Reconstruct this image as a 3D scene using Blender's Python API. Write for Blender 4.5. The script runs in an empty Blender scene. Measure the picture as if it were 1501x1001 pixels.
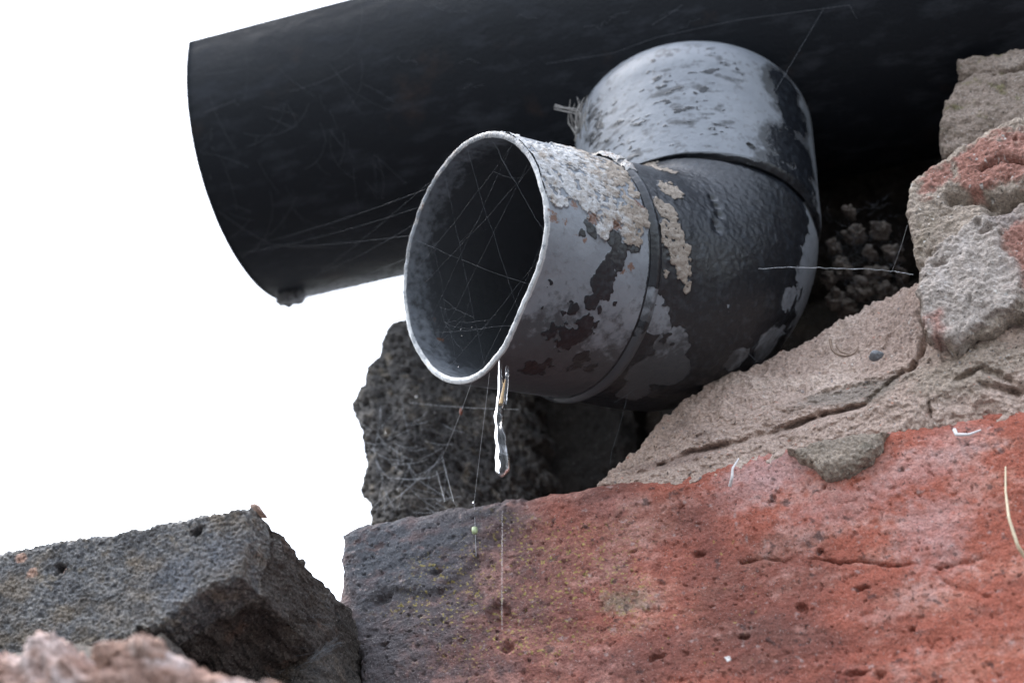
import bpy, math, random
import numpy as np

rnd = random.Random(7)
rng = np.random.default_rng(11)
S = bpy.context.scene
COL = S.collection
R_ = math.radians

# ------------------------------------------------------------------ camera, sky, sun, exposure
CAM = np.array([0.0, 0.0, 1.5])
PITCH, YAW, FPX = R_(35), R_(20), 3250.0          # looking up at the eaves, turned to the left
cd = bpy.data.cameras.new("camera"); cam = bpy.data.objects.new("camera", cd); COL.objects.link(cam)
cam.location = CAM
cam.rotation_euler = (math.pi / 2 + PITCH, 0, YAW)
cd.sensor_width = 22.3; cd.lens = FPX * 22.3 / 1501
cd.clip_start = 0.02; cd.clip_end = 2000
cd.dof.use_dof = True; cd.dof.focus_distance = 0.588; cd.dof.aperture_fstop = 8.5
S.camera = cam

W = bpy.data.worlds.new("World"); S.world = W; W.use_nodes = True
nt = W.node_tree; nt.nodes.clear()
wo = nt.nodes.new("ShaderNodeOutputWorld"); bg = nt.nodes.new("ShaderNodeBackground")
sky = nt.nodes.new("ShaderNodeTexSky"); sky.sky_type = 'NISHITA'; sky.sun_disc = False
SUN_EL, SUN_AZ = R_(60), R_(-75)
sky.sun_elevation = SUN_EL; sky.sun_rotation = SUN_AZ
sky.air_density = 1.4; sky.dust_density = 2.5; sky.ozone_density = 1.0
hs = nt.nodes.new("ShaderNodeHueSaturation"); hs.inputs["Saturation"].default_value = 0.46   # thin even cloud
tc = nt.nodes.new("ShaderNodeTexCoord"); sx = nt.nodes.new("ShaderNodeSeparateXYZ"); nt.links.new(tc.outputs["Generated"], sx.inputs[0])
ov = nt.nodes.new("ShaderNodeMath"); ov.operation = 'MULTIPLY_ADD'; ov.use_clamp = False               # CIE overcast sky: (1 + 2 sin h) / 3, here 1 at the height of view
zc = nt.nodes.new("ShaderNodeClamp"); nt.links.new(sx.outputs["Z"], zc.inputs[0])
nt.links.new(zc.outputs[0], ov.inputs[0]); ov.inputs[1].default_value = 0.93; ov.inputs[2].default_value = 0.465
vm = nt.nodes.new("ShaderNodeVectorMath"); vm.operation = 'SCALE'; nt.links.new(hs.outputs[0], vm.inputs[0]); nt.links.new(ov.outputs[0], vm.inputs["Scale"])
nt.links.new(sky.outputs[0], hs.inputs["Color"]); nt.links.new(vm.outputs[0], bg.inputs[0])
bg.inputs[1].default_value = 0.15
nt.links.new(bg.outputs[0], wo.inputs[0])
sd = bpy.data.lights.new("sun", 'SUN'); sun = bpy.data.objects.new("sun", sd); COL.objects.link(sun)
sd.energy = 0.5; sd.angle = R_(40); sd.color = (1.0, 0.98, 0.95)
sun.rotation_euler = (math.pi / 2 - SUN_EL, 0, math.pi - SUN_AZ)
S.view_settings.view_transform = 'Standard'; S.view_settings.look = 'None'
S.view_settings.gamma = 1.0; S.view_settings.use_curve_mapping = False
S.view_settings.exposure = 2.3

# ------------------------------------------------------------------ plan helpers
vr = np.array([math.cos(YAW), math.sin(YAW), 0]); vf = np.array([-math.sin(YAW), math.cos(YAW), 0]); UZ = np.array([0, 0, 1.0])
vc = vf * math.cos(PITCH) + UZ * math.sin(PITCH); vu = -vf * math.sin(PITCH) + UZ * math.cos(PITCH)
def ray(x, y): return vc + (x - 750.5) / FPX * vr - (y - 500.5) / FPX * vu
def atD(x, y, D): return CAM + ray(x, y) * D
def atY(x, y, Y): v = ray(x, y); return CAM + v * (Y / v[1])
def atX(x, y, X): v = ray(x, y); return CAM + v * (X / v[0])
def plan(P):
    Q = P - CAM; d = Q @ vc
    return 750.5 + FPX * (Q @ vr) / d, 500.5 - FPX * (Q @ vu) / d, d

# ------------------------------------------------------------------ noise
_perm = np.random.default_rng(3).permutation(256).astype(np.int32); _perm = np.concatenate([_perm, _perm, _perm])
_g = np.random.default_rng(4).normal(size=(256, 3)); _g = (_g / np.linalg.norm(_g, axis=1)[:, None]).astype(np.float32)
def perlin(P):
    P = P.astype(np.float32); i0 = np.floor(P).astype(np.int32); f = P - i0; i0 &= 255
    w = f * f * f * (f * (f * 6 - 15) + 10)
    out = np.zeros(len(P), np.float32)
    for dx in (0, 1):
        for dy in (0, 1):
            for dz in (0, 1):
                h = _perm[_perm[_perm[(i0[:, 0] + dx) & 255] + ((i0[:, 1] + dy) & 255)] + ((i0[:, 2] + dz) & 255)]
                g = _g[h]
                d = g[:, 0] * (f[:, 0] - dx) + g[:, 1] * (f[:, 1] - dy) + g[:, 2] * (f[:, 2] - dz)
                out += d * (w[:, 0] if dx else 1 - w[:, 0]) * (w[:, 1] if dy else 1 - w[:, 1]) * (w[:, 2] if dz else 1 - w[:, 2])
    return out * 1.5
_NB = 160                                                  # the same noise tabulated (32 cells, 5 samples each) for the fine octaves
_ax = np.arange(_NB, dtype=np.float32) / 5.0
def _bake():
    g3 = _g[np.random.default_rng(8).integers(0, 256, (32, 32, 32))]
    k = np.arange(_NB); c = k // 5; f = (k % 5) / 5.0; w = f ** 3 * (f * (f * 6 - 15) + 10)
    out = np.zeros((_NB,) * 3, np.float32)
    for dx in (0, 1):
        for dy in (0, 1):
            for dz in (0, 1):
                G = g3[np.ix_((c + dx) % 32, (c + dy) % 32, (c + dz) % 32)]
                d = G[..., 0] * (f - dx)[:, None, None] + G[..., 1] * (f - dy)[None, :, None] + G[..., 2] * (f - dz)[None, None, :]
                out += d * (w if dx else 1 - w)[:, None, None] * (w if dy else 1 - w)[None, :, None] * (w if dz else 1 - w)[None, None, :]
    return np.ascontiguousarray(out.ravel() * 1.5)
_TAB = _bake()
def perlin_fast(P):
    Q = (P * 5.0).astype(np.float32); i = np.floor(Q).astype(np.int32); f = Q - i
    x0 = i[:, 0] % _NB; y0 = i[:, 1] % _NB; z0 = i[:, 2] % _NB
    x1 = (x0 + 1) % _NB; y1 = (y0 + 1) % _NB; z1 = (z0 + 1) % _NB
    fx, fy, fz = f[:, 0], f[:, 1], f[:, 2]; N2 = _NB * _NB
    a = x0 * N2 + y0 * _NB; b = x1 * N2 + y0 * _NB; c = x0 * N2 + y1 * _NB; d = x1 * N2 + y1 * _NB
    T = _TAB
    def lz(q): u = T[q + z0]; return u + (T[q + z1] - u) * fz
    a = lz(a); b = lz(b); c = lz(c); d = lz(d)
    a = a + (b - a) * fx; c = c + (d - c) * fx
    return a + (c - a) * fy
def fbm(P, freq, octv=4, seed=0, gain=0.5, ridge=False, stretch=(1, 1, 1)):
    Q = P * np.array(stretch) * freq + np.array([seed * 17.3, seed * 9.1, seed * 5.7])
    o = np.zeros(len(P), np.float32); a = 1.0; tot = 0; fq = freq
    for k in range(octv):
        n = perlin_fast(Q) if fq > 100 else perlin(Q)
        fq *= 2.03
        if ridge: n = 1 - 2 * np.abs(n)
        o += a * n; tot += a; a *= gain; Q = Q * 2.03 + 11.7
    return o / tot
def sst(a, b, x): t = np.clip((x - a) / (b - a), 0, 1); return t * t * (3 - 2 * t)
def mixc(c, col, m): return c * (1 - m[:, None]) + np.array(col, float)[None, :] * m[:, None]
def worley(P, freq, seed=0):
    Q = P * freq + seed * 7.7; i = np.floor(Q).astype(np.int32); f = Q - i
    d1 = np.full(len(P), 9.0)
    for dx in (-1, 0, 1):
        for dy in (-1, 0, 1):
            for dz in (-1, 0, 1):
                h = _perm[_perm[_perm[(i[:, 0] + dx) & 255] + ((i[:, 1] + dy) & 255)] + ((i[:, 2] + dz) & 255)]
                o = (_g[h] * 0.45 + 0.5) + np.array([dx, dy, dz]) - f
                d1 = np.minimum(d1, (o * o).sum(1))
    return np.sqrt(d1)

# ------------------------------------------------------------------ objects
def empty(name, loc, label, cat, group=None):
    o = bpy.data.objects.new(name, None); COL.objects.link(o); o.location = loc; o.empty_display_size = 0.01
    o["label"] = label; o["category"] = cat
    if group: o["group"] = group
    return o
def tag(o, label, cat, group=None):
    o["label"] = label; o["category"] = cat
    if group: o["group"] = group
    return o
def mesh_obj(name, V, faces, mat, parent=None, attrs=None, smooth=True, origin=None):
    V = np.asarray(V, float)
    base = np.array(parent.location) if parent is not None else (np.array(origin) if origin is not None else V.mean(0))
    if parent is not None and parent.parent is not None: base = base + np.array(parent.parent.location)
    me = bpy.data.meshes.new(name)
    F = np.asarray(faces, np.int32); k = F.shape[1]; n = len(F)
    me.vertices.add(len(V)); me.vertices.foreach_set("co", (V - base).astype(np.float32).ravel())
    me.loops.add(n * k); me.loops.foreach_set("vertex_index", F.ravel())
    me.polygons.add(n); me.polygons.foreach_set("loop_start", np.arange(0, n * k, k, dtype=np.int32))
    me.polygons.foreach_set("loop_total", np.full(n, k, np.int32))
    if smooth: me.polygons.foreach_set("use_smooth", np.ones(n, bool))
    me.update(calc_edges=True); me.validate()
    for an, av in (attrs or {}).items():
        if av.ndim == 2:
            at = me.attributes.new(an, 'FLOAT_COLOR', 'POINT')
            at.data.foreach_set("color", np.concatenate([av, np.ones((len(av), 1))], 1).astype(np.float32).ravel())
        else:
            at = me.attributes.new(an, 'FLOAT', 'POINT'); at.data.foreach_set("value", av.astype(np.float32))
    me.materials.append(mat)
    o = bpy.data.objects.new(name, me); COL.objects.link(o)
    if parent is not None: o.parent = parent
    else: o.location = base
    return o
def grid_faces(n, m, wrap_m=False):
    i = np.arange(n - 1)[:, None]; j = np.arange(m if wrap_m else m - 1)[None, :]
    j2 = (j + 1) % m
    return np.stack([i * m + j, i * m + j2, (i + 1) * m + j2, (i + 1) * m + j], -1).reshape(-1, 4)

# ------------------------------------------------------------------ materials
class NT:
    def __init__(s, name):
        s.m = bpy.data.materials.new(name); s.m.use_nodes = True; s.t = s.m.node_tree
        s.b = s.t.nodes["Principled BSDF"]
    def n(s, typ, **kw):
        x = s.t.nodes.new(typ)
        for k, v in kw.items(): setattr(x, k, v)
        return x
    def l(s, a, b): s.t.links.new(a, b)
    def noise(s, scale, detail=4, rough=0.6, vec=None):
        x = s.n("ShaderNodeTexNoise"); x.inputs["Scale"].default_value = scale
        x.inputs["Detail"].default_value = detail; x.inputs["Roughness"].default_value = rough
        if vec: s.l(vec, x.inputs["Vector"])
        return x.outputs["Fac"]
    def ramp(s, fac, stops):
        x = s.n("ShaderNodeValToRGB"); s.l(fac, x.inputs[0])
        e = x.color_ramp.elements
        while len(e) < len(stops): e.new(0.5)
        for el, (p, c) in zip(e, stops):
            el.position = p; el.color = (*c, 1) if isinstance(c, tuple) else (c, c, c, 1)
        return x.outputs[0]
    def mix(s, fac, a, b, blend='MIX'):
        x = s.n("ShaderNodeMix", data_type='RGBA', blend_type=blend)
        for sock, v in ((x.inputs[0], fac), (x.inputs[6], a), (x.inputs[7], b)):
            if isinstance(v, bpy.types.NodeSocket): s.l(v, sock)
            elif sock is x.inputs[0] or sock == x.inputs[0]: sock.default_value = v
            else: sock.default_value = (*v, 1) if isinstance(v, tuple) else (v, v, v, 1)
        return x.outputs[2]
    def attr(s, name):
        x = s.n("ShaderNodeAttribute"); x.attribute_name = name; return x
    def math(s, op, a, b=0.0):
        x = s.n("ShaderNodeMath", operation=op)
        for sock, v in ((x.inputs[0], a), (x.inputs[1], b)):
            if isinstance(v, bpy.types.NodeSocket): s.l(v, sock)
            else: sock.default_value = v
        return x.outputs[0]
    def bump(s, h, dist, strength=1.0, prev=None):
        x = s.n("ShaderNodeBump"); x.inputs["Distance"].default_value = dist; x.inputs["Strength"].default_value = strength
        s.l(h, x.inputs["Height"])
        if prev: s.l(prev, x.inputs["Normal"])
        return x.outputs[0]

def masonry(name, lo=0.62, hi=1.35, fine=1500, bump1=0.0006, bump2=0.0003, rough=0.92, spec=0.25, pale=0.45):
    """weathered masonry: colour from the surface's own stain map, grain and fine relief from noise"""
    k = NT(name); pos = k.n("ShaderNodeNewGeometry").outputs["Position"]
    n1 = k.noise(fine, 3, 0.65, pos); n2 = k.noise(fine * 0.35, 4, 0.6, pos)
    g = k.ramp(n1, [(0.33, lo), (0.67, hi)])
    c = k.mix(1.0, k.attr("Col").outputs["Color"], g, 'MULTIPLY')
    n4 = k.noise(fine * 1.35, 2, 0.5, pos); n5 = k.noise(fine * 0.8, 2, 0.5, k.n("ShaderNodeTexCoord").outputs["Object"])
    c = k.mix(k.ramp(n4, [(0.64, 0.0), (0.72, pale)]), c, (0.55, 0.52, 0.50))
    c = k.mix(k.ramp(n5, [(0.66, 0.0), (0.72, 0.75)]), c, (0.02, 0.018, 0.018))
    k.l(c, k.b.inputs["Base Color"]); k.b.inputs["Roughness"].default_value = rough
    k.b.inputs["Specular IOR Level"].default_value = spec
    nb = k.bump(n2, bump1); nb = k.bump(n1, bump2, 1.0, nb); k.l(nb, k.b.inputs["Normal"])
    return k.m
M_brick = masonry("red_brick", 0.74, 1.24, 1500, 0.0008, 0.0004, pale=0.3)
M_mortar = masonry("lime_mortar", 0.62, 1.32, 1300, 0.0009, 0.0005)
M_stone = masonry("blackened_brick", 0.35, 1.75, 1350, 0.0011, 0.0007, 0.85, 0.4, 0.30)

def simple(name, col, rough=0.6, var=0.25, scale=800, bump=0.0002, spec=0.5, metallic=0.0):
    k = NT(name); pos = k.n("ShaderNodeNewGeometry").outputs["Position"]
    n1 = k.noise(scale, 5, 0.65, pos); g = k.ramp(n1, [(0.3, 1 - var), (0.7, 1 + var)])
    k.l(k.mix(1.0, col, g, 'MULTIPLY'), k.b.inputs["Base Color"])
    k.b.inputs["Roughness"].default_value = rough; k.b.inputs["Specular IOR Level"].default_value = spec
    k.l(k.bump(n1, bump), k.b.inputs["Normal"])
    return k.m
M_silk = simple("spider_silk", (0.55, 0.57, 0.60), 0.5, 0.15, 600, 0.00001)
M_silk_dim = simple("dusty_silk", (0.11, 0.12, 0.135), 0.7, 0.3, 600, 0.00001)
M_straw = simple("dry_straw", (0.62, 0.52, 0.36), 0.6, 0.2, 900, 0.00004)
M_fluff = simple("pale_fibre", (0.62, 0.60, 0.60), 0.8, 0.15, 900, 0.00003)
M_twig = simple("brown_twig", (0.16, 0.11, 0.08), 0.8, 0.3, 1200, 0.0001)
M_leaf = simple("bud_green", (0.30, 0.36, 0.20), 0.45, 0.2, 700, 0.00005)
M_pebble = simple("blue_grey_pebble", (0.13, 0.135, 0.145), 0.6, 0.3, 1500, 0.0001)
M_moss = simple("olive_moss", (0.12, 0.11, 0.03), 0.95, 0.5, 900, 0.0006)
M_red = simple("rust_flake", (0.22, 0.07, 0.045), 0.7, 0.3, 1500, 0.0001)

k = NT("black_gutter_paint"); pos = k.n("ShaderNodeNewGeometry").outputs["Position"]
st = k.n("ShaderNodeMapping"); k.l(pos, st.inputs[0]); st.inputs["Scale"].default_value = (0.35, 1, 1)
n1 = k.noise(190, 6, 0.68, st.outputs[0]); n2 = k.noise(900, 4, 0.6, pos); n3 = k.noise(45, 5, 0.6, pos)
dust = k.ramp(n1, [(0.50, 0.0), (0.78, 1.0)])
c = k.mix(k.math('MULTIPLY', dust, 0.40), (0.0050, 0.0068, 0.0100), (0.064, 0.070, 0.084))
rs = k.ramp(n3, [(0.60, 0.0), (0.74, 0.55)])
c = k.mix(k.math('MULTIPLY', rs, n2), c, (0.055, 0.032, 0.022))
k.l(c, k.b.inputs["Base Color"])
k.l(k.ramp(n1, [(0.3, 0.42), (0.75, 0.8)]), k.b.inputs["Roughness"]); k.b.inputs["Specular IOR Level"].default_value = 0.18
k.l(k.bump(n2, 0.0003, 0.7), k.b.inputs["Normal"]); M_gutter = k.m

k = NT("weathered_grey_plastic"); pos = k.n("ShaderNodeNewGeometry").outputs["Position"]
fine = k.noise(1900, 3, 0.7, pos); mid = k.noise(420, 5, 0.62, pos); big = k.noise(95, 5, 0.6, pos)
grey = k.mix(k.ramp(big, [(0.3, 0.0), (0.7, 1.0)]), (0.148, 0.163, 0.186), (0.205, 0.221, 0.246))
grey = k.mix(k.ramp(mid, [(0.54, 0.0), (0.76, 0.7)]), grey, (0.085, 0.085, 0.088))
grime_shade = k.attr("grime_shade").outputs["Fac"]  # real dirt together with shade painted on undersides and inside the tube
gr = k.ramp(k.math('ADD', grime_shade, k.math('MULTIPLY', k.math('SUBTRACT', mid, 0.5), 1.3)), [(0.30, 0.0), (0.75, 1.0)])
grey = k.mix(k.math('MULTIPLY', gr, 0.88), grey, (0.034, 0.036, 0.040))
pf = k.math('ADD', k.attr("paint").outputs["Fac"], k.math('MULTIPLY', k.math('SUBTRACT', fine, 0.5), 0.25))
pm = k.ramp(pf, [(0.485, 0.0), (0.515, 1.0)])
black = k.mix(k.ramp(mid, [(0.5, 0.0), (0.72, 1.0)]), (0.009, 0.0105, 0.014), (0.028, 0.033, 0.041))
c = k.mix(pm, grey, black)
cf = k.math('ADD', k.attr("crust").outputs["Fac"], k.math('MULTIPLY', k.math('SUBTRACT', fine, 0.5), 0.5))
cm = k.ramp(cf, [(0.46, 0.0), (0.54, 1.0)])
crust = k.mix(k.ramp(k.math('ADD', mid, k.attr('beige').outputs['Fac']), [(0.46, 0.0), (0.70, 1.0)]), (0.50, 0.50, 0.505), (0.31, 0.265, 0.225))
crust = k.mix(k.ramp(fine, [(0.60, 0.0), (0.76, 0.7)]), crust, (0.13, 0.075, 0.045))
c = k.mix(cm, c, crust)
sf = k.attr("scuff").outputs["Fac"]
c = k.mix(k.ramp(k.math('ADD', sf, k.math('MULTIPLY', k.math('SUBTRACT', fine, 0.5), 0.6)), [(0.42, 0.0), (0.6, 1.0)]), c, (0.44, 0.45, 0.46))
rf = k.attr("rust").outputs["Fac"]
c = k.mix(k.ramp(k.math('ADD', rf, k.math('MULTIPLY', k.math('SUBTRACT', fine, 0.5), 0.9)), [(0.5, 0.0), (0.58, 0.9)]), c, (0.135, 0.065, 0.038))
k.l(c, k.b.inputs["Base Color"])
ro = k.mix(pm, 0.46, 0.30); ro = k.mix(cm, ro, (0.85, 0.85, 0.85))
k.l(ro, k.b.inputs["Roughness"]); k.b.inputs["Specular IOR Level"].default_value = 0.45
nb = k.bump(pm, 0.00018, 1.0); nb = k.bump(mid, 0.00025, 0.35, nb)
hb = k.math('MULTIPLY', fine, k.math('ADD', cm, 0.12)); nb = k.bump(hb, 0.0006, 1.0, nb)
k.l(nb, k.b.inputs["Normal"]); M_pipe = k.m

k = NT("clear_water"); k.b.inputs["Base Color"].default_value = (0.97, 0.985, 1, 1); k.b.inputs["Roughness"].default_value = 0.0
k.b.inputs["IOR"].default_value = 1.22; k.b.inputs["Transmission Weight"].default_value = 1.0; M_water = k.m
M_paving = simple("dark_tarmac", (0.085, 0.086, 0.090), 0.9, 0.3, 14, 0.002)

# ------------------------------------------------------------------ ground (below the camera)
g = mesh_obj("ground", [(-300, -300, 0), (300, -300, 0), (300, 300, 0), (-300, 300, 0)], [(0, 1, 2, 3)], M_paving, origin=(0, 0, 0))
g["kind"] = "structure"

# ------------------------------------------------------------------ masonry builder
def resample(pts, n):
    pts = np.asarray(pts, float); d = np.r_[0, np.cumsum(np.linalg.norm(np.diff(pts, axis=0), axis=1))]
    t = np.linspace(0, d[-1], n)
    return np.stack([np.interp(t, d, pts[:, i]) for i in range(pts.shape[1])], 1)
def piece(name, parent, top, right, bottom, left, Y0, depth, mat, relief, colour, nu=200, nv=100, ks=14, bev=0.004,
          yoff=None, jag=0.0009, plan_px=True, seed=0):
    """a brick, stone or mortar bed: a face patch (four edges, in the plane of the face at Y0) with sides running back into the wall.
    top/bottom run left to right, left/right run top to bottom."""
    conv = (lambda p: atY(p[0], p[1], p[2] if len(p) > 2 else Y0)) if plan_px else (lambda p: np.array([p[0], Y0, p[1]]))
    T, B = (resample([conv(p) for p in e], nu)[:, [0, 2, 1]] for e in (top, bottom))
    L, Rr = (resample([conv(p) for p in e], nv)[:, [0, 2, 1]] for e in (left, right))
    s = np.linspace(0, 1, nu)[None, :, None]; t = np.linspace(0, 1, nv)[:, None, None]
    G = (1 - t) * T[None] + t * B[None] + (1 - s) * L[:, None] + s * Rr[:, None] \
        - ((1 - t) * (1 - s) * T[0] + (1 - t) * s * T[-1] + t * (1 - s) * B[0] + t * s * B[-1])
    ii = np.arange(-ks, nv + ks); jj = np.arange(-ks, nu + ks)
    ic = np.clip(ii, 0, nv - 1); jc = np.clip(jj, 0, nu - 1)
    P2 = G[ic[:, None], jc[None, :]]
    bi = np.maximum(np.maximum(-ii, ii - nv + 1), 0)[:, None]; bj = np.maximum(np.maximum(-jj, jj - nu + 1), 0)[None, :]
    bk = np.maximum(bi, bj) / ks
    back = depth * (0.25 * bk + 0.75 * bk ** 2)
    wid = np.linalg.norm(T[-1] - T[0]); hei = np.linalg.norm(L[-1] - L[0])
    dj = np.minimum(jc, nu - 1 - jc)[None, :] / (nu - 1) * wid; di = np.minimum(ic, nv - 1 - ic)[:, None] / (nv - 1) * hei
    def rnd_edge(d): d = np.clip(d, 0, bev); return bev - np.sqrt(np.maximum(bev ** 2 - (bev - d) ** 2, 0))
    yb = np.maximum(rnd_edge(dj + 0 * di), rnd_edge(di + 0 * dj)) + back
    n, m = P2.shape[:2]
    P = np.stack([P2[..., 0], P2[..., 2] + yb, P2[..., 1]], -1).reshape(-1, 3)
    sx = np.where(jj < 0, -1.0, np.where(jj >= nu, 1.0, 0.0))[None, :] + 0 * bi
    sz = np.where(ii < 0, 1.0, np.where(ii >= nv, -1.0, 0.0))[:, None] + 0 * bj
    d = np.stack([sx, -np.where(bk == 0, 1.0, 0.15), sz], -1).reshape(-1, 3)
    ex = np.stack([np.exp(-dj / (bev * 0.7)) * np.where(jc < nu / 2, -1, 1)[None] + 0 * di, 0 * dj + 0 * di,
                   np.exp(-di / (bev * 0.7)) * np.where(ic < nv / 2, 1, -1)[:, None] + 0 * dj], -1).reshape(-1, 3)
    d = d + 0.8 * ex * (bk.reshape(-1)[:, None] == 0)
    d /= np.linalg.norm(d, axis=1)[:, None]
    # uneven outline, the same all the way back
    Q = P * np.array([1, 0.25, 1])
    edge = np.maximum(np.exp(-dj / 0.006) + 0 * di, np.exp(-di / 0.006) + 0 * dj).reshape(-1)
    P = P + np.stack([fbm(Q, 130, 4, seed + 1), 0 * edge, fbm(Q, 130, 4, seed + 2)], 1) * (edge * jag * 2.2)[:, None]
    if yoff is not None: P[:, 1] += yoff(P)
    face = (bk.reshape(-1) < 0.25).astype(float)
    WXZ[0] = np.stack([0.0011 * fbm(P, 190, 2, 301) + 0.0010 * fbm(P, 620, 2, 302), 0.0011 * fbm(P, 190, 2, 303) + 0.0009 * fbm(P, 620, 2, 304)], 1)
    h = relief(P, face)
    c = colour(P, face, h)
    P = P + d * h[:, None]
    return mesh_obj(name, P, grid_faces(n, m), mat, parent, {"Col": np.clip(c, 0.003, 0.9)})
def pt(x, y, Y): return atY(x, y, Y)
WXZ = [None]
def wq(P):
    Q = P[:, [0, 2]]
    return Q + WXZ[0] if WXZ[0] is not None and len(WXZ[0]) == len(Q) else Q
PX = 0.00018                                                # metres on the wall per pixel of plan
def blob(P, x, y, rx, ry, Y, rot=0.0):
    c = pt(x, y, Y); q = wq(P); dx = (q[:, 0] - c[0]) / (PX * rx); dz = (q[:, 1] - c[2]) / (PX * ry * 1.2)
    if rot:
        ca, sa = math.cos(rot), math.sin(rot); dx, dz = dx * ca + dz * sa, -dx * sa + dz * ca
    return np.exp(-(dx * dx + dz * dz))
def inpoly(P, poly, Y, soft=0.0012):
    """1 inside the outline (drawn on the plane of the face), falling to 0 over `soft`"""
    V = np.array([pt(x, y, Y)[[0, 2]] for x, y in poly]); Q = wq(P)
    dmin = np.full(len(Q), 9.0); ins = np.zeros(len(Q), bool)
    for a, b in zip(V, np.roll(V, -1, 0)):
        ab = b - a; t = np.clip(((Q - a) @ ab) / (ab @ ab), 0, 1)
        dmin = np.minimum(dmin, np.linalg.norm(Q - a - t[:, None] * ab, axis=1))
        cr = ((a[1] > Q[:, 1]) != (b[1] > Q[:, 1])) & (Q[:, 0] < (b[0] - a[0]) * (Q[:, 1] - a[1]) / (b[1] - a[1] + 1e-12) + a[0])
        ins ^= cr
    sd_ = np.where(ins, dmin, -dmin)
    return sd_
def line_d(P, pts, Y):
    V = np.array([pt(x, y, Y)[[0, 2]] for x, y in pts]); Q = P[:, [0, 2]] + (0 if WXZ[0] is None or len(WXZ[0]) != len(P) else 0.5 * WXZ[0]); dm = np.full(len(Q), 9.0)
    for a, b in zip(V[:-1], V[1:]):
        ab = b - a; t = np.clip(((Q - a) @ ab) / (ab @ ab), 0, 1)
        dm = np.minimum(dm, np.linalg.norm(Q - a - t[:, None] * ab, axis=1))
    return dm
YW = 0.485

wall = empty("brick_wall", (0, 0.6, 0), "crumbling red brick wall with rough lime mortar behind the grey pipe", "wall")
# --- the big red brick
PITS = [(1129, 731, 12, 5), (1210, 713, 5, 5), (1022, 810, 11, 6), (1177, 890, 7, 7), (1336, 919, 6, 5), (1290, 988, 10, 6), (961, 964, 18, 6), (1199, 807, 7, 6),
        (742, 949, 9, 13), (560, 880, 16, 8), (1262, 860, 12, 4), (1255, 985, 26, 6), (640, 840, 11, 6), (1091, 933, 10, 5)]
FLAKE = [(498, 770), (540, 760), (700, 735), (760, 725), (735, 770), (715, 800), (690, 830), (640, 868), (560, 866), (530, 885), (505, 850)]
def relief_red(P, face):
    h = 0.0016 * fbm(P, 28, 3, 1) + 0.0011 * fbm(P, 110, 4, 2, stretch=(0.6, 1, 1.3)) + 0.00045 * fbm(P, 520, 3, 3)
    small = fbm(P, 260, 2, 5, stretch=(0.7, 1, 1.3)); h -= 0.0007 * sst(0.30, 0.62, small) * sst(-0.2, 0.3, fbm(P, 40, 2, 9)) + 0.0006 * sst(0.3, 0.5, fbm(P, 620, 2, 7))
    for x, y, a, b in PITS:
        h -= 0.0019 * sst(0.25, 1.0, blob(P, x, y, a * 0.95, b * 0.8, YW) + 0.5 * small)
    w = fbm(P, 300, 3, 6) * 0.0007
    for pts, wd, dp in (([(1085, 822), (1120, 817), (1150, 820), (1190, 816), (1230, 822), (1262, 819), (1300, 826), (1335, 824), (1376, 830)], 0.00026, 0.0026), ([(1376, 829), (1440, 816)], 0.0004, 0.0012),
                        ([(1376, 845), (1410, 862), (1450, 872)], 0.0005, 0.0012), ([(690, 700), (900, 715)], 0.0003, 0.0005)):
        h -= dp * np.exp(-np.abs(line_d(P, pts, YW) + w * 0.6) / wd) * np.clip(0.6 + 2.2 * fbm(P, 110, 3, 8), 0, 1.4)
    fl = sst(-0.0014, 0.0010, inpoly(P, FLAKE, YW) + w * 2.5)
    h += 0.0011 * fl - 0.0020 * sst(0.45, 0.8, blob(P, 730, 900, 26, 22, YW))
    h -= 0.006 * sst(0.2, 0.9, blob(P, 478, 980, 40, 60, YW)) * face
    return h
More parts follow.
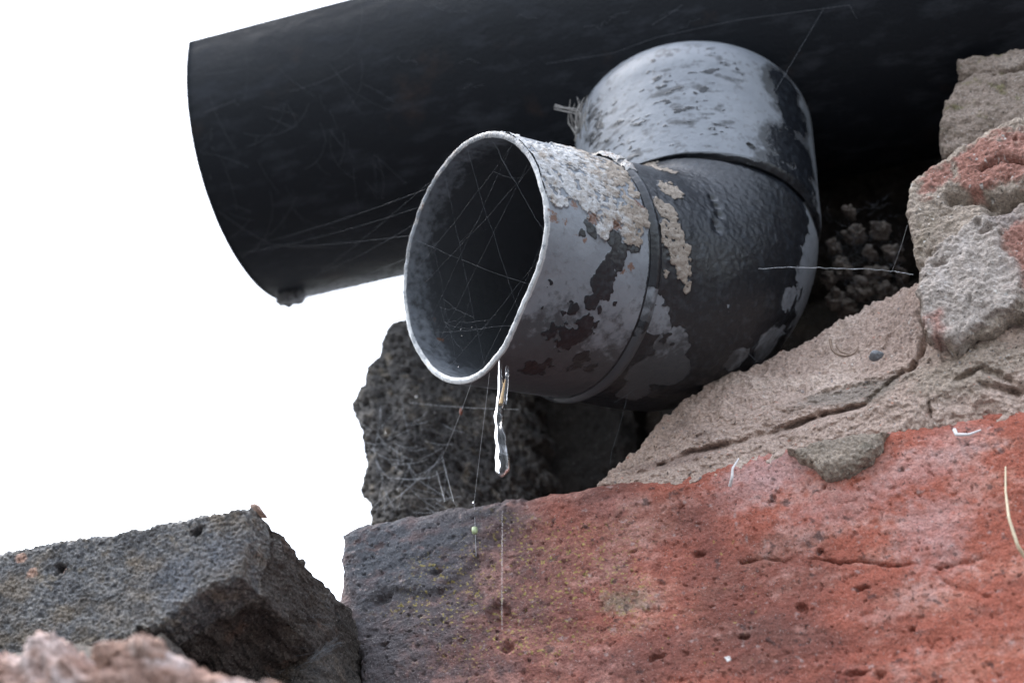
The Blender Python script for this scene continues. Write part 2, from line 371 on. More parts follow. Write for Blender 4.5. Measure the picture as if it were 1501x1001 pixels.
def colour_red(P, face, h):
    n1 = fbm(P, 30, 4, 21); n2 = fbm(P, 95, 4, 22, stretch=(0.6, 1, 1.2)); n3 = fbm(P, 420, 3, 23); n4 = fbm(P, 55, 3, 24)
    c = np.tile(np.array([0.335, 0.104, 0.070]), (len(P), 1))
    c = mixc(c, (0.46, 0.205, 0.150), sst(-0.1, 0.45, n2 + .4 * n3))
    c = mixc(c, (0.20, 0.060, 0.045), sst(0.05, 0.55, -n1 + 0.4 * n2))
    c = mixc(c, (0.34, 0.112, 0.070), 0.6 * sst(0.1, 0.5, n4))
    for x, y, a, b, s_ in ((1130, 690, 75, 30, .75), (1345, 690, 90, 30, .4), (1370, 775, 60, 60, .6), (1080, 720, 60, 40, .45), (1230, 740, 90, 30, .45), (1400, 640, 60, 30, .3), (900, 740, 60, 20, .3)):
        c = mixc(c, (0.50, 0.33, 0.315), s_ * sst(0.2, 1.1, blob(P, x, y, a * 1.15, b * 1.15, YW) + 0.7 * n2 + 0.5 * n3) * 0.9)
    for x, y, a, b, s_ in ((1130, 860, 120, 90, .55), (980, 760, 110, 40, .45), (1150, 950, 100, 50, .6), (960, 960, 90, 40, .55), (1300, 900, 60, 60, .25), (880, 720, 90, 20, .6), (1060, 930, 60, 60, .4)):
        c = mixc(c, (0.115, 0.052, 0.044), s_ * sst(0.15, 0.85, blob(P, x, y, a, b, YW) + 0.45 * n2))
    px = (P[:, 0] - pt(620, 900, YW)[0]) / PX                          # sooty arris end
    soot = sst(170, -130, px + 190 * n1 + 130 * n2 + 90 * n3)
    c = mixc(c, (0.115, 0.075, 0.072), 0.8 * sst(520, -60, px + 330 * n1 + 190 * n2 + 140 * n3))
    c = mixc(c, (0.082, 0.080, 0.086), 0.9 * soot)
    fl = sst(-0.0130, 0.0060, inpoly(P, FLAKE, YW) + 0.007 * n3 + 0.014 * n2 + 0.012 * n1)
    c = mixc(c, (0.074, 0.080, 0.092), 0.85 * fl); c = mixc(c, (0.12, 0.085, 0.08), 0.5 * fl * sst(0.1, .5, n2 + .5 * n3))
    c = mixc(c, (0.21, 0.12, 0.10), 0.6 * sst(0.3, 0.8, blob(P, 510, 830, 30, 90, YW) + 0.3 * n2) * (1 - fl))
    c = mixc(c, (0.22, 0.19, 0.14), 0.7 * sst(0.35, 0.95, blob(P, 905, 882, 48, 20, YW, 0.45) + 0.7 * n2 + 0.6 * n3))
    lich = sst(0.22, 0.40, fbm(P, 1050, 2, 30) + 0.15 * n2) * sst(0.0, 0.4, blob(P, 760, 870, 190, 110, YW) + 0.4 * n2 - 0.25)
    c = mixc(c, (0.31, 0.25, 0.075), 0.85 * lich)
    lich = sst(0.42, 0.55, fbm(P, 600, 2, 31)) * sst(0.05, 0.4, blob(P, 1010, 890, 120, 110, YW) + 0.4 * n2 - 0.2)
    c = mixc(c, (0.36, 0.29, 0.08), 0.8 * lich)
    m5 = fbm(P, 190, 3, 35, stretch=(0.7, 1, 1.2)); m6 = fbm(P, 60, 4, 36, stretch=(0.7, 1, 1.2))
    c = mixc(c, (0.47, 0.255, 0.215), 0.5 * sst(0.05, 0.5, m6 + 0.6 * m5 + 0.4 * n3) * (1 - soot))
    c = mixc(c, (0.13, 0.062, 0.052), 0.38 * sst(0.15, 0.55, -m6 + 0.6 * m5 + 0.2 * n3))
    c = mixc(c, (0.38, 0.30, 0.285), 0.55 * sst(0.30, 0.50, fbm(P, 420, 3, 33)))
    c = mixc(c, (0.055, 0.035, 0.034), 0.7 * sst(0.24, 0.44, fbm(P, 380, 3, 34) + 0.3 * n2))
    c = mixc(c, (0.75, 0.72, 0.70), sst(0.6, 0.8, blob(P, 1066, 967, 8, 6, YW)))
    return c
piece("brick", wall,
      [(500, 782), (520, 770), (560, 764), (640, 748), (760, 722), (900, 702), (1000, 688), (1110, 656), (1250, 634), (1400, 606), (1560, 578)],
      [(1560, 578), (1575, 800), (1590, 1090)],
      [(505, 1110), (800, 1090), (1200, 1090), (1590, 1090)],
      [(500, 782), (497, 820), (494, 850), (488, 872), (487, 920), (500, 940), (522, 960), (520, 1010), (505, 1110)],
      YW, 0.10, M_brick, relief_red, colour_red, nu=740, nv=340, ks=12, bev=0.0045, seed=3)

# --- mortar bed under the pipe, mounded, with a broken ledge
def ymort(P):
    z0 = pt(1000, 690, YW)[2]; z = P[:, 2] - z0
    x = (P[:, 0] - pt(900, 690, YW)[0])
    return -0.0035 * np.exp(-((z - 0.012) / 0.012) ** 2) * sst(0.0, 0.03, x)
def relief_mort(P, face):
    Q = P; w = fbm(Q, 200, 3, 46)
    h = 0.0030 * fbm(Q, 45, 3, 41) + 0.0016 * fbm(Q, 150, 3, 42, ridge=True) - 0.0008 + 0.0011 * fbm(Q, 430, 3, 43) + 0.0009 * (0.5 - worley(Q, 620, 2))
    for pts, wd, dp in (([(960, 672), (1010, 655), (1070, 648), (1140, 625), (1200, 600)], 0.0011, 0.0042), ([(1200, 600), (1262, 585), (1300, 545), (1316, 530)], 0.0011, 0.0042),
                        ([(1346, 400), (1348, 450), (1345, 505), (1330, 530)], 0.0011, 0.006), ([(1400, 560), (1440, 545), (1500, 570)], 0.0009, 0.0022),
                        ([(1362, 590), (1364, 610)], 0.0007, 0.003), ([(1440, 570), (1500, 578)], 0.0012, 0.003)):
        h -= dp * np.exp(-((line_d(P, pts, YW) + w * 0.0010) / wd) ** 2) * np.clip(0.75 + 1.6 * fbm(Q, 90, 2, 48) + w, 0, 1.4)
    h += 0.0025 * sst(0.0, 0.7, blob(P, 1120, 560, 130, 50, YW)) - 0.0018 * sst(0.3, 0.8, blob(P, 1240, 560, 70, 26, YW, 0.4)) 
    h -= 0.0022 * sst(0.42, 0.6, fbm(Q, 120, 2, 47))
    return h
def colour_mort(P, face, h):
    n1 = fbm(P, 45, 4, 51); n2 = fbm(P, 150, 3, 52); n3 = fbm(P, 500, 3, 53)
    c = np.tile(np.array([0.40, 0.300, 0.250]), (len(P), 1))
    c = mixc(c, (0.50, 0.395, 0.335), sst(0, 0.5, n1 + 0.4 * n3))
    c = mixc(c, (0.27, 0.20, 0.17), 0.7 * sst(0.1, 0.6, -n1 + 0.6 * n2))
    c = mixc(c, (0.19, 0.165, 0.14), 0.75 * sst(0.3, 0.8, blob(P, 1250, 560, 110, 24, YW, 0.35) + 0.4 * n2))
    c = mixc(c, (0.22, 0.185, 0.145), 0.65 * sst(0.2, 0.8, blob(P, 1420, 540, 130, 40, YW) + 0.5 * n2))
    c = mixc(c, (0.20, 0.135, 0.115), 0.55 * sst(0.2, 0.8, blob(P, 980, 668, 90, 12, YW, 0.3) + 0.4 * n2))
    for f_, s_, col in ((700, 61, (0.13, 0.14, 0.16)), (800, 62, (0.46, 0.20, 0.14)), (760, 63, (0.6, 0.55, 0.5))):
        c = mixc(c, col, 0.75 * sst(0.44, 0.56, fbm(P, f_, 2, s_)))
    return c
piece("mortar", wall,
      [(878, 706, .487), (915, 662, .492), (960, 620, .497), (1005, 588, .500), (1060, 550, .503), (1120, 526, .505), (1185, 490, .506), (1240, 456, .507), (1300, 430, .503), (1346, 410, .495), (1420, 440, .487), (1580, 440, .486)],
      [(1580, 440, .486), (1580, 620, .486)],
      [(872, 712, .4865), (1000, 700, .4845), (1110, 672, .4845), (1250, 650, .4845), (1400, 620, .4845), (1580, 592, .4845)],
      [(878, 706, .487), (873, 709, .487), (872, 712, .4865)],
      YW, 0.07, M_mortar, relief_mort, colour_mort, nu=640, nv=230, ks=14, bev=0.0016, yoff=ymort, seed=12)
# smear of mortar over the arris of the red brick
def relief_smear(P, face): return 0.0016 * fbm(P, 150, 4, 71) + 0.0009 * (0.5 - worley(P, 600, 5)) + 0.0006 * fbm(P, 500, 2, 73)
def colour_smear(P, face, h):
    n2 = fbm(P, 140, 4, 76); n3 = fbm(P, 600, 2, 77)
    c = np.tile(np.array([0.25, 0.205, 0.165]), (len(P), 1)); c = mixc(c, (0.34, 0.275, 0.22), sst(0, .5, n2)); c = mixc(c, (0.12, 0.11, 0.085), .7 * sst(.1, .5, -n2 + .4 * n3)); return c
piece("mortar_smear", wall, [(1150, 652), (1200, 640), (1250, 630), (1296, 624)], [(1296, 624), (1290, 650), (1276, 668)],
      [(1186, 676), (1208, 696), (1240, 690), (1276, 668)], [(1150, 652), (1168, 662), (1186, 676)],
      YW - 0.0045, 0.010, M_mortar, relief_smear, colour_smear, nu=150, nv=70, ks=8, bev=0.0035, seed=21)

# --- upper right brick with patches of mortar still on it
YU = 0.480
PATCH = [(1400, 345), (1440, 318), (1470, 335), (1472, 365), (1500, 400), (1495, 440), (1470, 460), (1430, 480), (1405, 505), (1360, 490), (1350, 440), (1350, 400), (1365, 370)]
REDS = [[(1400, 235), (1440, 205), (1520, 190), (1530, 270), (1480, 262), (1430, 282), (1400, 270)], [(1450, 345), (1530, 310), (1530, 440), (1480, 425), (1475, 380)], [(1362, 470), (1380, 460), (1392, 486), (1372, 492)], [(1340, 262), (1395, 238), (1400, 268), (1350, 282)]]
def relief_up(P, face):
    w = fbm(P, 200, 3, 81)
    h = 0.0018 * fbm(P, 50, 3, 82) + 0.0012 * fbm(P, 160, 4, 83) + 0.0008 * (0.5 - worley(P, 560, 8)) + 0.0009 * fbm(P, 380, 3, 84) - 0.0018 * sst(0.35, .6, fbm(P, 190, 2, 85))
    h += 0.0017 * sst(-0.0006, 0.0008, inpoly(P, PATCH, YU) + 0.0022 * w)
    h += 0.0012 * sst(-0.0006, 0.0008, inpoly(P, REDS[0], YU) + 0.0012 * w)
    for pts, wd, dp in (([(1395, 290), (1430, 288), (1470, 292), (1530, 280)], 0.0018, 0.0055), ([(1455, 305), (1475, 300)], 0.002, 0.006), ([(1440, 248), (1470, 232), (1500, 240)], 0.0009, 0.003),
                        ([(1440, 345), (1452, 338)], 0.0008, 0.003), ([(1372, 392), (1385, 388)], 0.0009, 0.003)):
        h -= dp * np.exp(-((line_d(P, pts, YU) + w * 0.0008) / wd) ** 2) * (0.9 + w)
    return h
def colour_up(P, face, h):
    n1 = fbm(P, 60, 4, 91); n2 = fbm(P, 170, 3, 92); n3 = fbm(P, 520, 2, 93)
    c = np.tile(np.array([0.29, 0.238, 0.195]), (len(P), 1))
    c = mixc(c, (0.36, 0.30, 0.245), sst(0, .5, n1 + .4 * n3)); c = mixc(c, (0.15, 0.12, 0.085), .7 * sst(.05, .5, -n1 + .5 * n2))
    c = mixc(c, (0.21, 0.175, 0.165), 0.8 * sst(0.3, 0.8, blob(P, 1470, 320, 40, 30, YU) + .3 * n2))
    for q in REDS:
        c = mixc(c, (0.29, 0.125, 0.098), 0.8 * sst(-0.0022, 0.0018, inpoly(P, q, YU) + .005 * n2 + .003 * n3))
    m = sst(-0.0012, 0.0009, inpoly(P, PATCH, YU) + .0015 * n2)
    c = mixc(c, (0.34, 0.295, 0.265), 0.9 * m)
    c = mixc(c, (0.43, 0.385, 0.36), 0.6 * m * sst(0, .5, n2))
    c = mixc(c, (0.33, 0.155, 0.125), 0.7 * sst(-0.002, .0016, inpoly(P, REDS[2], YU) + .004 * n2))
    for f_, s_, col in ((640, 95, (0.09, 0.085, 0.08)), (700, 96, (0.62, 0.6, 0.57))):
        c = mixc(c, col, 0.7 * sst(0.42, 0.55, fbm(P, f_, 2, s_)))
    return c
piece("brick", wall,
      [(1330, 268), (1350, 252), (1372, 232), (1420, 202), (1470, 180), (1580, 148)], [(1580, 148), (1580, 440)],
      [(1352, 486), (1395, 503), (1425, 494), (1480, 462), (1580, 440)], [(1330, 268), (1328, 300), (1338, 350), (1346, 400), (1350, 440), (1352, 486)],
      YU, 0.075, M_mortar, relief_up, colour_up, nu=260, nv=300, ks=14, bev=0.0022, seed=31)
# --- rough lump tucked under the gutter, top right
def relief_lump(P, face): return 0.0030 * fbm(P, 60, 3, 101) + 0.0014 * fbm(P, 200, 3, 102) + 0.0009 * (0.5 - worley(P, 480, 3))
def colour_lump(P, face, h):
    n1 = fbm(P, 80, 4, 105); n2 = fbm(P, 260, 3, 106)
    c = np.tile(np.array([0.22, 0.175, 0.145]), (len(P), 1)); c = mixc(c, (0.30, 0.25, 0.215), sst(0, .5, n1)); c = mixc(c, (0.11, 0.085, 0.065), .8 * sst(.05, .5, -n1 + .5 * n2)); return mixc(c, (0.16, 0.15, 0.06), .5 * sst(.2, .5, n2))
piece("mortar", wall, [(1378, 176), (1384, 140), (1400, 112), (1440, 104), (1580, 84)], [(1580, 84), (1580, 180)],
      [(1382, 228), (1410, 240), (1470, 220), (1580, 190)], [(1378, 176), (1376, 195), (1382, 228)], 0.497, 0.06, M_mortar, relief_lump, colour_lump, nu=160, nv=110, ks=10, bev=0.0035, seed=41)
piece("mortar", wall, [(1400, 78), (1470, 68), (1580, 52)], [(1580, 52), (1580, 98)], [(1402, 108), (1440, 112), (1580, 98)], [(1400, 78), (1396, 94), (1402, 108)],
      0.500, 0.05, M_mortar, relief_lump, colour_lump, nu=130, nv=50, ks=10, bev=0.004, seed=43)

# --- pitted blackened brick end left of the recess
YD = 0.528
def relief_dark(P, face):
    w = worley(P, 260, 4); w2 = worley(P, 520, 6)
    return 0.0040 * fbm(P, 40, 3, 111) + 0.0016 * fbm(P, 140, 3, 112) - 0.0021 * sst(0.6, 0.05, w + 0.35 * fbm(P, 300, 2, 116)) * sst(-0.5, 0.1, fbm(P, 70, 2, 115)) - 0.0014 * sst(0.55, 0.1, w2) + 0.0008 * fbm(P, 420, 3, 117)
def colour_dark(P, face, h):
    n1 = fbm(P, 60, 4, 121); n2 = fbm(P, 240, 3, 122); n3 = fbm(P, 600, 2, 123)
    c = np.tile(np.array([0.070, 0.065, 0.062]), (len(P), 1)); c = mixc(c, (0.15, 0.135, 0.12), sst(-.1, .5, n1 + .6 * n2)); c = mixc(c, (0.22, 0.18, 0.13), .6 * sst(.15, .5, n2 + .3 * n3))
    return mixc(c, (0.028, 0.026, 0.026), .7 * sst(.1, .5, -n2 - .3 * n1))
piece("brick", wall, [(549, 476), (570, 455), (600, 440), (660, 425), (720, 412)], [(720, 412), (735, 560), (740, 780)],
      [(540, 790), (640, 790), (740, 780)], [(549, 476), (545, 520), (525, 555), (510, 582), (514, 640), (520, 700), (530, 740), (540, 790)],
      YD, 0.09, M_stone, relief_dark, colour_dark, nu=240, nv=280, ks=40, bev=0.008, jag=0.0022, yoff=lambda P: 1.1 * np.maximum(P[:, 0] - pt(600, 600, YD)[0] + 0.004 * fbm(P, 40, 2, 118), 0), seed=51)
# --- bricks in the dark back of the recess
def relief_back(P, face): return 0.0045 * fbm(P, 50, 3, 131) + 0.0026 * fbm(P, 170, 4, 132, ridge=True) - 0.0012 * sst(.5, .1, worley(P, 300, 3))
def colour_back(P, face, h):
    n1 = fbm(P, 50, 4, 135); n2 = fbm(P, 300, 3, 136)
    c = np.tile(np.array([0.032, 0.027, 0.024]), (len(P), 1)); c = mixc(c, (0.060, 0.048, 0.040), sst(0, .5, n1)); return mixc(c, (0.018, 0.016, 0.015), .7 * sst(0, .5, -n1 + .4 * n2))   # deep shade of the recess put into the brick colour
Z0 = CAM[2]
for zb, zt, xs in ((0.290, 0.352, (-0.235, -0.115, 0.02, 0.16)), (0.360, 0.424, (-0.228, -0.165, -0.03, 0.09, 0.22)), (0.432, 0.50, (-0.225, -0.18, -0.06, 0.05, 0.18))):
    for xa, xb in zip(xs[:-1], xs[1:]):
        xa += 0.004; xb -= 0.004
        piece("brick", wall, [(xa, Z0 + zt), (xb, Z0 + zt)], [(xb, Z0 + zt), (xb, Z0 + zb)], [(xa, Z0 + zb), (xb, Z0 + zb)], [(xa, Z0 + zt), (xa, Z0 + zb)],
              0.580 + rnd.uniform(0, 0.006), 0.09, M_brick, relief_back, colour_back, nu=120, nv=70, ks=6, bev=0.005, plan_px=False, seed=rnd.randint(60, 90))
# --- next bricks beyond and below the frame
for xa, xb, zb, zt in ((-0.008, 0.20, 0.215, 0.305), (-0.205, -0.085, 0.135, 0.205), (-0.075, 0.13, 0.135, 0.205), (0.004, 0.21, 0.333, 0.397)):
    piece("brick", wall, [(xa, Z0 + zt), (xb, Z0 + zt)], [(xb, Z0 + zt), (xb, Z0 + zb)], [(xa, Z0 + zb), (xb, Z0 + zb)], [(xa, Z0 + zt), (xa, Z0 + zb)],
          YW + 0.003, 0.09, M_brick, relief_red, colour_red, nu=130, nv=60, ks=6, bev=0.005, plan_px=False, seed=rnd.randint(60, 90))
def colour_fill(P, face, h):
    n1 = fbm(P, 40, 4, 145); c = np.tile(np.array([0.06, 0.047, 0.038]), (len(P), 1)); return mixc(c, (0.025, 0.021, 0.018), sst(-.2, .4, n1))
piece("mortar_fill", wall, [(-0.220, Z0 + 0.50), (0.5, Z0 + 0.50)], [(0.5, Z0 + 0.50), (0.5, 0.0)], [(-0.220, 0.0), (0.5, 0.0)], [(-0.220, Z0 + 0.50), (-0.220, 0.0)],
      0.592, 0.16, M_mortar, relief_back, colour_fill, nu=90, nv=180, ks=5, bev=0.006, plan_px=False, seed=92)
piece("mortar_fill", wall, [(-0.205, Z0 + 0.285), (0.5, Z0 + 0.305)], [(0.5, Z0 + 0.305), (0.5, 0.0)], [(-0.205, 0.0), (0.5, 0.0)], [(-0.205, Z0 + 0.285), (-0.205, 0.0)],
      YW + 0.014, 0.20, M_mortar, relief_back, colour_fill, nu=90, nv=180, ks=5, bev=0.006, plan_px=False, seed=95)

# ------------------------------------------------------------------ broken pier at lower left
pier = empty("brick_pier", (-0.3, 0.44, 0), "broken blackened brick pier end at lower left with a pinkish mortar lump on it", "pier")
YP = 0.42
def relief_pier(P, face):
    w = worley(P, 900, 5)
    h = 0.0009 * fbm(P, 45, 3, 151) + 0.0007 * fbm(P, 180, 3, 152) + 0.0009 * (0.5 - w) + 0.0006 * fbm(P, 650, 2, 153)
    h += (1 - face) * (0.0032 * fbm(P, 55, 3, 157) + 0.0022 * fbm(P, 170, 3, 158, ridge=True) - 0.0008)
    for x, y, a, b in ((287, 777, 10, 8), (87, 830, 9, 6), (85, 836, 7, 5), (205, 925, 8, 5)):
        h -= 0.005 * sst(0.3, 0.75, blob(P, x, y, a, b, YP)) * face
    return h
def colour_pier(P, face, h):
    n1 = fbm(P, 50, 4, 161); n2 = fbm(P, 200, 3, 162); n3 = fbm(P, 640, 2, 163)
    c = np.tile(np.array([0.105, 0.104, 0.106]), (len(P), 1)); c = mixc(c, (0.19, 0.18, 0.17), sst(-.1, .5, n1 + .8 * n3)); c = mixc(c, (0.20, 0.165, 0.12), .55 * sst(.1, .5, n2 + .4 * n3))
    c = mixc(c, (0.036, 0.037, 0.042), .8 * sst(.05, .45, -n3 - .3 * n1))
    c = mixc(c, (0.145, 0.115, 0.085), .7 * sst(-.05, .4, fbm(P, 70, 4, 164) + .4 * n2)); c = mixc(c, (0.045, 0.045, 0.048), .7 * sst(.05, .45, fbm(P, 110, 4, 165) + .3 * n3))
    for x, y, a, b in ((325, 810, 40, 30), (260, 850, 40, 40)):
        c = mixc(c, (0.10, 0.11, 0.13), .5 * sst(.2, .8, blob(P, x, y, a, b, YP) + .3 * n2))
    for x, y, a, b in ((30, 818, 12, 8), (46, 842, 9, 6), (90, 832, 7, 6)):
        c = mixc(c, (0.36, 0.22, 0.165), .85 * sst(.3, .7, blob(P, x, y, a, b, YP) + .2 * n2))
    c = mixc(c, (0.055, 0.043, 0.036), .8 * (1 - face)); c = mixc(c, (0.14, 0.085, 0.06), .6 * (1 - face) * sst(.25, .5, fbm(P, 110, 3, 166)))
    return c
piece("brick", pier, [(-110, 828), (0, 806), (120, 785), (240, 762), (366, 738)], [(366, 738), (364, 790), (352, 842)],
      [(-110, 1030), (40, 980), (165, 945), (238, 915), (290, 870), (352, 842)], [(-110, 828), (-110, 1030)],
      YP, 0.085, M_stone, relief_pier, colour_pier, nu=380, nv=170, ks=60, bev=0.0025, jag=0.0007, seed=71)
def relief_rub(P, face): return 0.0055 * fbm(P, 45, 3, 171) + 0.0024 * fbm(P, 150, 4, 172) + 0.0012 * (0.5 - worley(P, 380, 5))
def colour_rub(P, face, h):
    n1 = fbm(P, 60, 4, 175); n2 = fbm(P, 260, 3, 176)
    c = np.tile(np.array([0.055, 0.046, 0.040]), (len(P), 1)); c = mixc(c, (0.11, 0.085, 0.065), .8 * sst(0, .5, n1 + .4 * n2)); return mixc(c, (0.025, 0.023, 0.023), .8 * sst(0, .4, -n2))
piece("mortar", pier, [(-110, 960), (100, 945), (230, 900), (330, 872), (430, 872), (470, 886)], [(470, 886), (476, 960), (484, 1130)],
      [(-110, 1130), (484, 1130)], [(-110, 960), (-110, 1130)], 0.462, 0.06, M_stone, relief_rub, colour_rub, nu=260, nv=120, ks=12, bev=0.008, jag=0.002, seed=75)
piece("mortar", pier, [(455, 880), (475, 874), (492, 876)], [(492, 876), (505, 940), (530, 1100)], [(455, 1100), (530, 1100)], [(455, 878), (450, 960), (455, 1100)],
      0.497, 0.06, M_stone, relief_rub, colour_rub, nu=70, nv=110, ks=10, bev=0.006, jag=0.002, seed=77)
# pale crumbling mortar lump close to the camera
def relief_pink(P, face): return 0.0040 * fbm(P, 70, 3, 181) + 0.0030 * fbm(P, 210, 4, 182, ridge=True) - 0.0012 + 0.0016 * fbm(P, 500, 3, 183)
def colour_pink(P, face, h):
    n1 = fbm(P, 90, 4, 185); n2 = fbm(P, 300, 3, 186)
    c = np.tile(np.array([0.34, 0.22, 0.18]), (len(P), 1)); c = mixc(c, (0.52, 0.43, 0.41), sst(-.1, .45, n1 + .3 * n2)); return mixc(c, (0.24, 0.12, 0.08), .7 * sst(.1, .5, -n1 + .4 * n2))
YK = 0.355
piece("mortar", pier, [(-40, 945), (35, 938), (55, 920), (85, 932), (130, 962), (165, 948), (230, 952), (280, 964), (330, 988), (368, 1000)], [(368, 1000), (380, 1060), (370, 1130)],
      [(-40, 1180), (370, 1130)], [(-40, 945), (-45, 1060), (-40, 1180)], YK, 0.05, M_mortar, relief_pink, colour_pink, nu=240, nv=120, ks=16, bev=0.007, jag=0.003, seed=81)
piece("mortar", pier, [(135, 955), (150, 942), (190, 938), (226, 942)], [(226, 942), (222, 954)], [(140, 968), (180, 960), (222, 954)], [(135, 955), (140, 968)],
      YK - 0.001, 0.006, M_mortar, relief_pink, lambda P, f, h: mixc(np.tile(np.array([0.33, 0.21, 0.165]), (len(P), 1)), (0.46, 0.36, 0.32), sst(-.1, .4, fbm(P, 200, 3, 9))), nu=80, nv=20, ks=8, bev=0.0012, seed=83)
# pier body below the frame
piece("brick", pier, [(-0.42, Z0 + 0.165), (-0.205, Z0 + 0.165)], [(-0.205, Z0 + 0.165), (-0.205, Z0 + 0.09)], [(-0.42, Z0 + 0.09), (-0.205, Z0 + 0.09)], [(-0.42, Z0 + 0.165), (-0.42, Z0 + 0.09)],
      0.335, 0.15, M_stone, relief_back, colour_pier, nu=120, nv=50, ks=8, bev=0.005, plan_px=False, seed=85)
piece("mortar_fill", pier, [(-0.42, Z0 + 0.24), (-0.235, Z0 + 0.24)], [(-0.235, Z0 + 0.24), (-0.235, 0)], [(-0.42, 0), (-0.235, 0)], [(-0.42, Z0 + 0.24), (-0.42, 0)],
      0.40, 0.19, M_stone, relief_back, colour_rub, nu=70, nv=260, ks=8, bev=0.006, plan_px=False, seed=87)
c0 = pt(372, 738, YP + 0.004)
piece("chip", pier, [(364, 738), (372, 734), (379, 739)], [(379, 739), (381, 746)], [(366, 743), (381, 748)], [(364, 738), (366, 743)], YP + 0.004, 0.004, M_mortar,
      lambda P, f: 0.0006 * fbm(P, 400, 3, 5), lambda P, f, h: np.tile(np.array([0.42, 0.30, 0.25]), (len(P), 1)), nu=24, nv=14, ks=5, bev=0.001, seed=88)

# ------------------------------------------------------------------ black half-round gutter
XE = atY(420, 445, 0.557)[0]; GY, GZ, GR = 0.5263, Z0 + 0.4957, 0.05365
gut = empty("gutter", (0, GY, GZ), "black half round gutter with cobwebbed open end running overhead", "gutter")
def gutter_sheet(rad, n=300, m=110, x1=0.45, inner=False):
    a = np.linspace(-math.pi / 2, math.pi / 2, m); prof = np.stack([GY + rad * np.sin(a), GZ - rad * np.cos(a)], 1)
    up = np.linspace(0, 0.0045, 16)[1:]
    prof = np.concatenate([np.stack([np.full(15, GY - rad), GZ + up[::-1]], 1), prof, np.stack([np.full(15, GY + rad), GZ + up], 1)])
    x = np.linspace(XE, x1, n)
    P = np.stack([np.repeat(x, len(prof)), np.tile(prof[:, 0], n), np.tile(prof[:, 1], n)], 1)
    d = 0.0007 * fbm(P, 22, 3, 201, stretch=(0.4, 1, 1)) + 0.00018 * fbm(P, 300, 3, 202)
    P[:, 1] += d; P[:, 2] += d * 0.5
    return P, n, len(prof)
PO, n, m = gutter_sheet(GR); PI_, _, _ = gutter_sheet(GR - 0.003, inner=True)
F1 = grid_faces(n, m); F2 = grid_faces(n, m)[:, ::-1] + n * m
def strip(ia, ib): return np.stack([ia[:-1], ia[1:], ib[1:], ib[:-1]], 1)
e1 = np.arange(m); t1 = np.arange(n) * m; t2 = t1 + m - 1
Fr = np.concatenate([F1, F2, strip(e1, e1 + n * m), strip(t1 + n * m, t1), strip(t2, t2 + n * m)])
mesh_obj("trough", np.concatenate([PO, PI_]), Fr, M_gutter, gut)
# small clump of old web hanging under the open end
def lump_mesh(c, rx, ry, rz, n=26, m=36, amp=0.3, freq=300, seed=0):
    th = np.linspace(0.02, math.pi - 0.02, n); ph = np.linspace(0, 2 * math.pi, m, endpoint=False)
    D = np.stack([np.outer(np.sin(th), np.cos(ph)), np.outer(np.sin(th), np.sin(ph)), np.outer(np.cos(th), np.ones(m))], -1).reshape(-1, 3)
    P = D * np.array([rx, ry, rz]); k_ = 1 + amp * fbm(P + np.array(c), freq, 4, seed)
    return np.array(c) + P * k_[:, None], grid_faces(n, m, True)
V, Fq = lump_mesh(atY(428, 436, 0.547), 0.0042, 0.004, 0.0022, amp=1.3, freq=330, seed=3); mesh_obj("web_clump", V, Fq, simple("old_web", (0.10, 0.10, 0.10), .95, .6, 1200, .0008), gut)
for x, y, rx, rz, sd_ in ((1372, 138, .0045, .004, 5), (1330, 150, .004, .002, 6), (1300, 160, .003, .0015, 7)):
    V, Fq = lump_mesh(atY(x, y, 0.522), rx, 0.004, rz, amp=0.9, freq=300, seed=sd_); mesh_obj("moss", V, Fq, M_moss, gut)

# ------------------------------------------------------------------ grey pipe shoe: vertical socket, bend, collar, open spout
ax = np.array([-0.58, -0.785, -0.21]); ax /= np.linalg.norm(ax)
MO = atD(693, 377, 0.600); EL = MO - 0.0815 * ax
shoe = empty("drain_pipe_elbow", tuple(EL), "weathered grey plastic drain elbow with peeling black paint and open spout", "pipe")
down = -UZ; bb = np.cross(down, ax); bb /= np.linalg.norm(bb)
phi_t = math.acos(down @ ax); RHO = 0.033; TL = RHO * math.tan(phi_t / 2)
q1 = ax - (ax @ down) * down; q1 /= np.linalg.norm(q1)              # horizontal heading of the spout
A0 = EL - down * TL; CB = A0 + q1 * RHO                             # bend start and bend centre
def station(s):
    """centre and tangent at path length s: s<0 vertical, 0..arc bend, beyond: straight spout"""
    arc = RHO * phi_t
    if s < 0: return A0 + down * s, down
    if s <= arc:
        t = s / RHO; return CB - q1 * RHO * math.cos(t) + down * RHO * math.sin(t), down * math.cos(t) + q1 * math.sin(t)
    e = CB - q1 * RHO * math.cos(phi_t) + down * RHO * math.sin(phi_t); return e + ax * (s - arc), ax
ARC = RHO * phi_t; S_MOUTH = ARC + (np.linalg.norm(MO - EL) - TL)
def tube_pts(ss, rad, nphi):
    ph = np.linspace(0, 2 * math.pi, nphi, endpoint=False); out = []; nrm = []
    for s, rr in zip(ss, rad):
        C_, t_ = station(s); n_ = np.cross(bb, t_); e_ = np.outer(np.cos(ph), n_) + np.outer(np.sin(ph), bb)
        out.append(C_ + e_ * rr); nrm.append(e_)
    return np.concatenate(out), np.concatenate(nrm)
def spot(V, N, x, y):
    """the point of this surface seen at that place of the plan"""
    if CACHE.get("id") is not V:
        X, Yp, D = plan(V); fr = ((V - CAM) * N).sum(1) < 0
        CACHE.update(id=V, X=X[fr], Y=Yp[fr], V=V[fr])
        CACHE["W"] = V + 0.0016 * np.stack([fbm(V, 170, 2, 311 + i) for i in range(3)], 1) + 0.0011 * np.stack([fbm(V, 560, 2, 321 + i) for i in range(3)], 1)
    return CACHE["V"][((CACHE["X"] - x) ** 2 + (CACHE["Y"] - y) ** 2).argmin()]
CACHE = {}
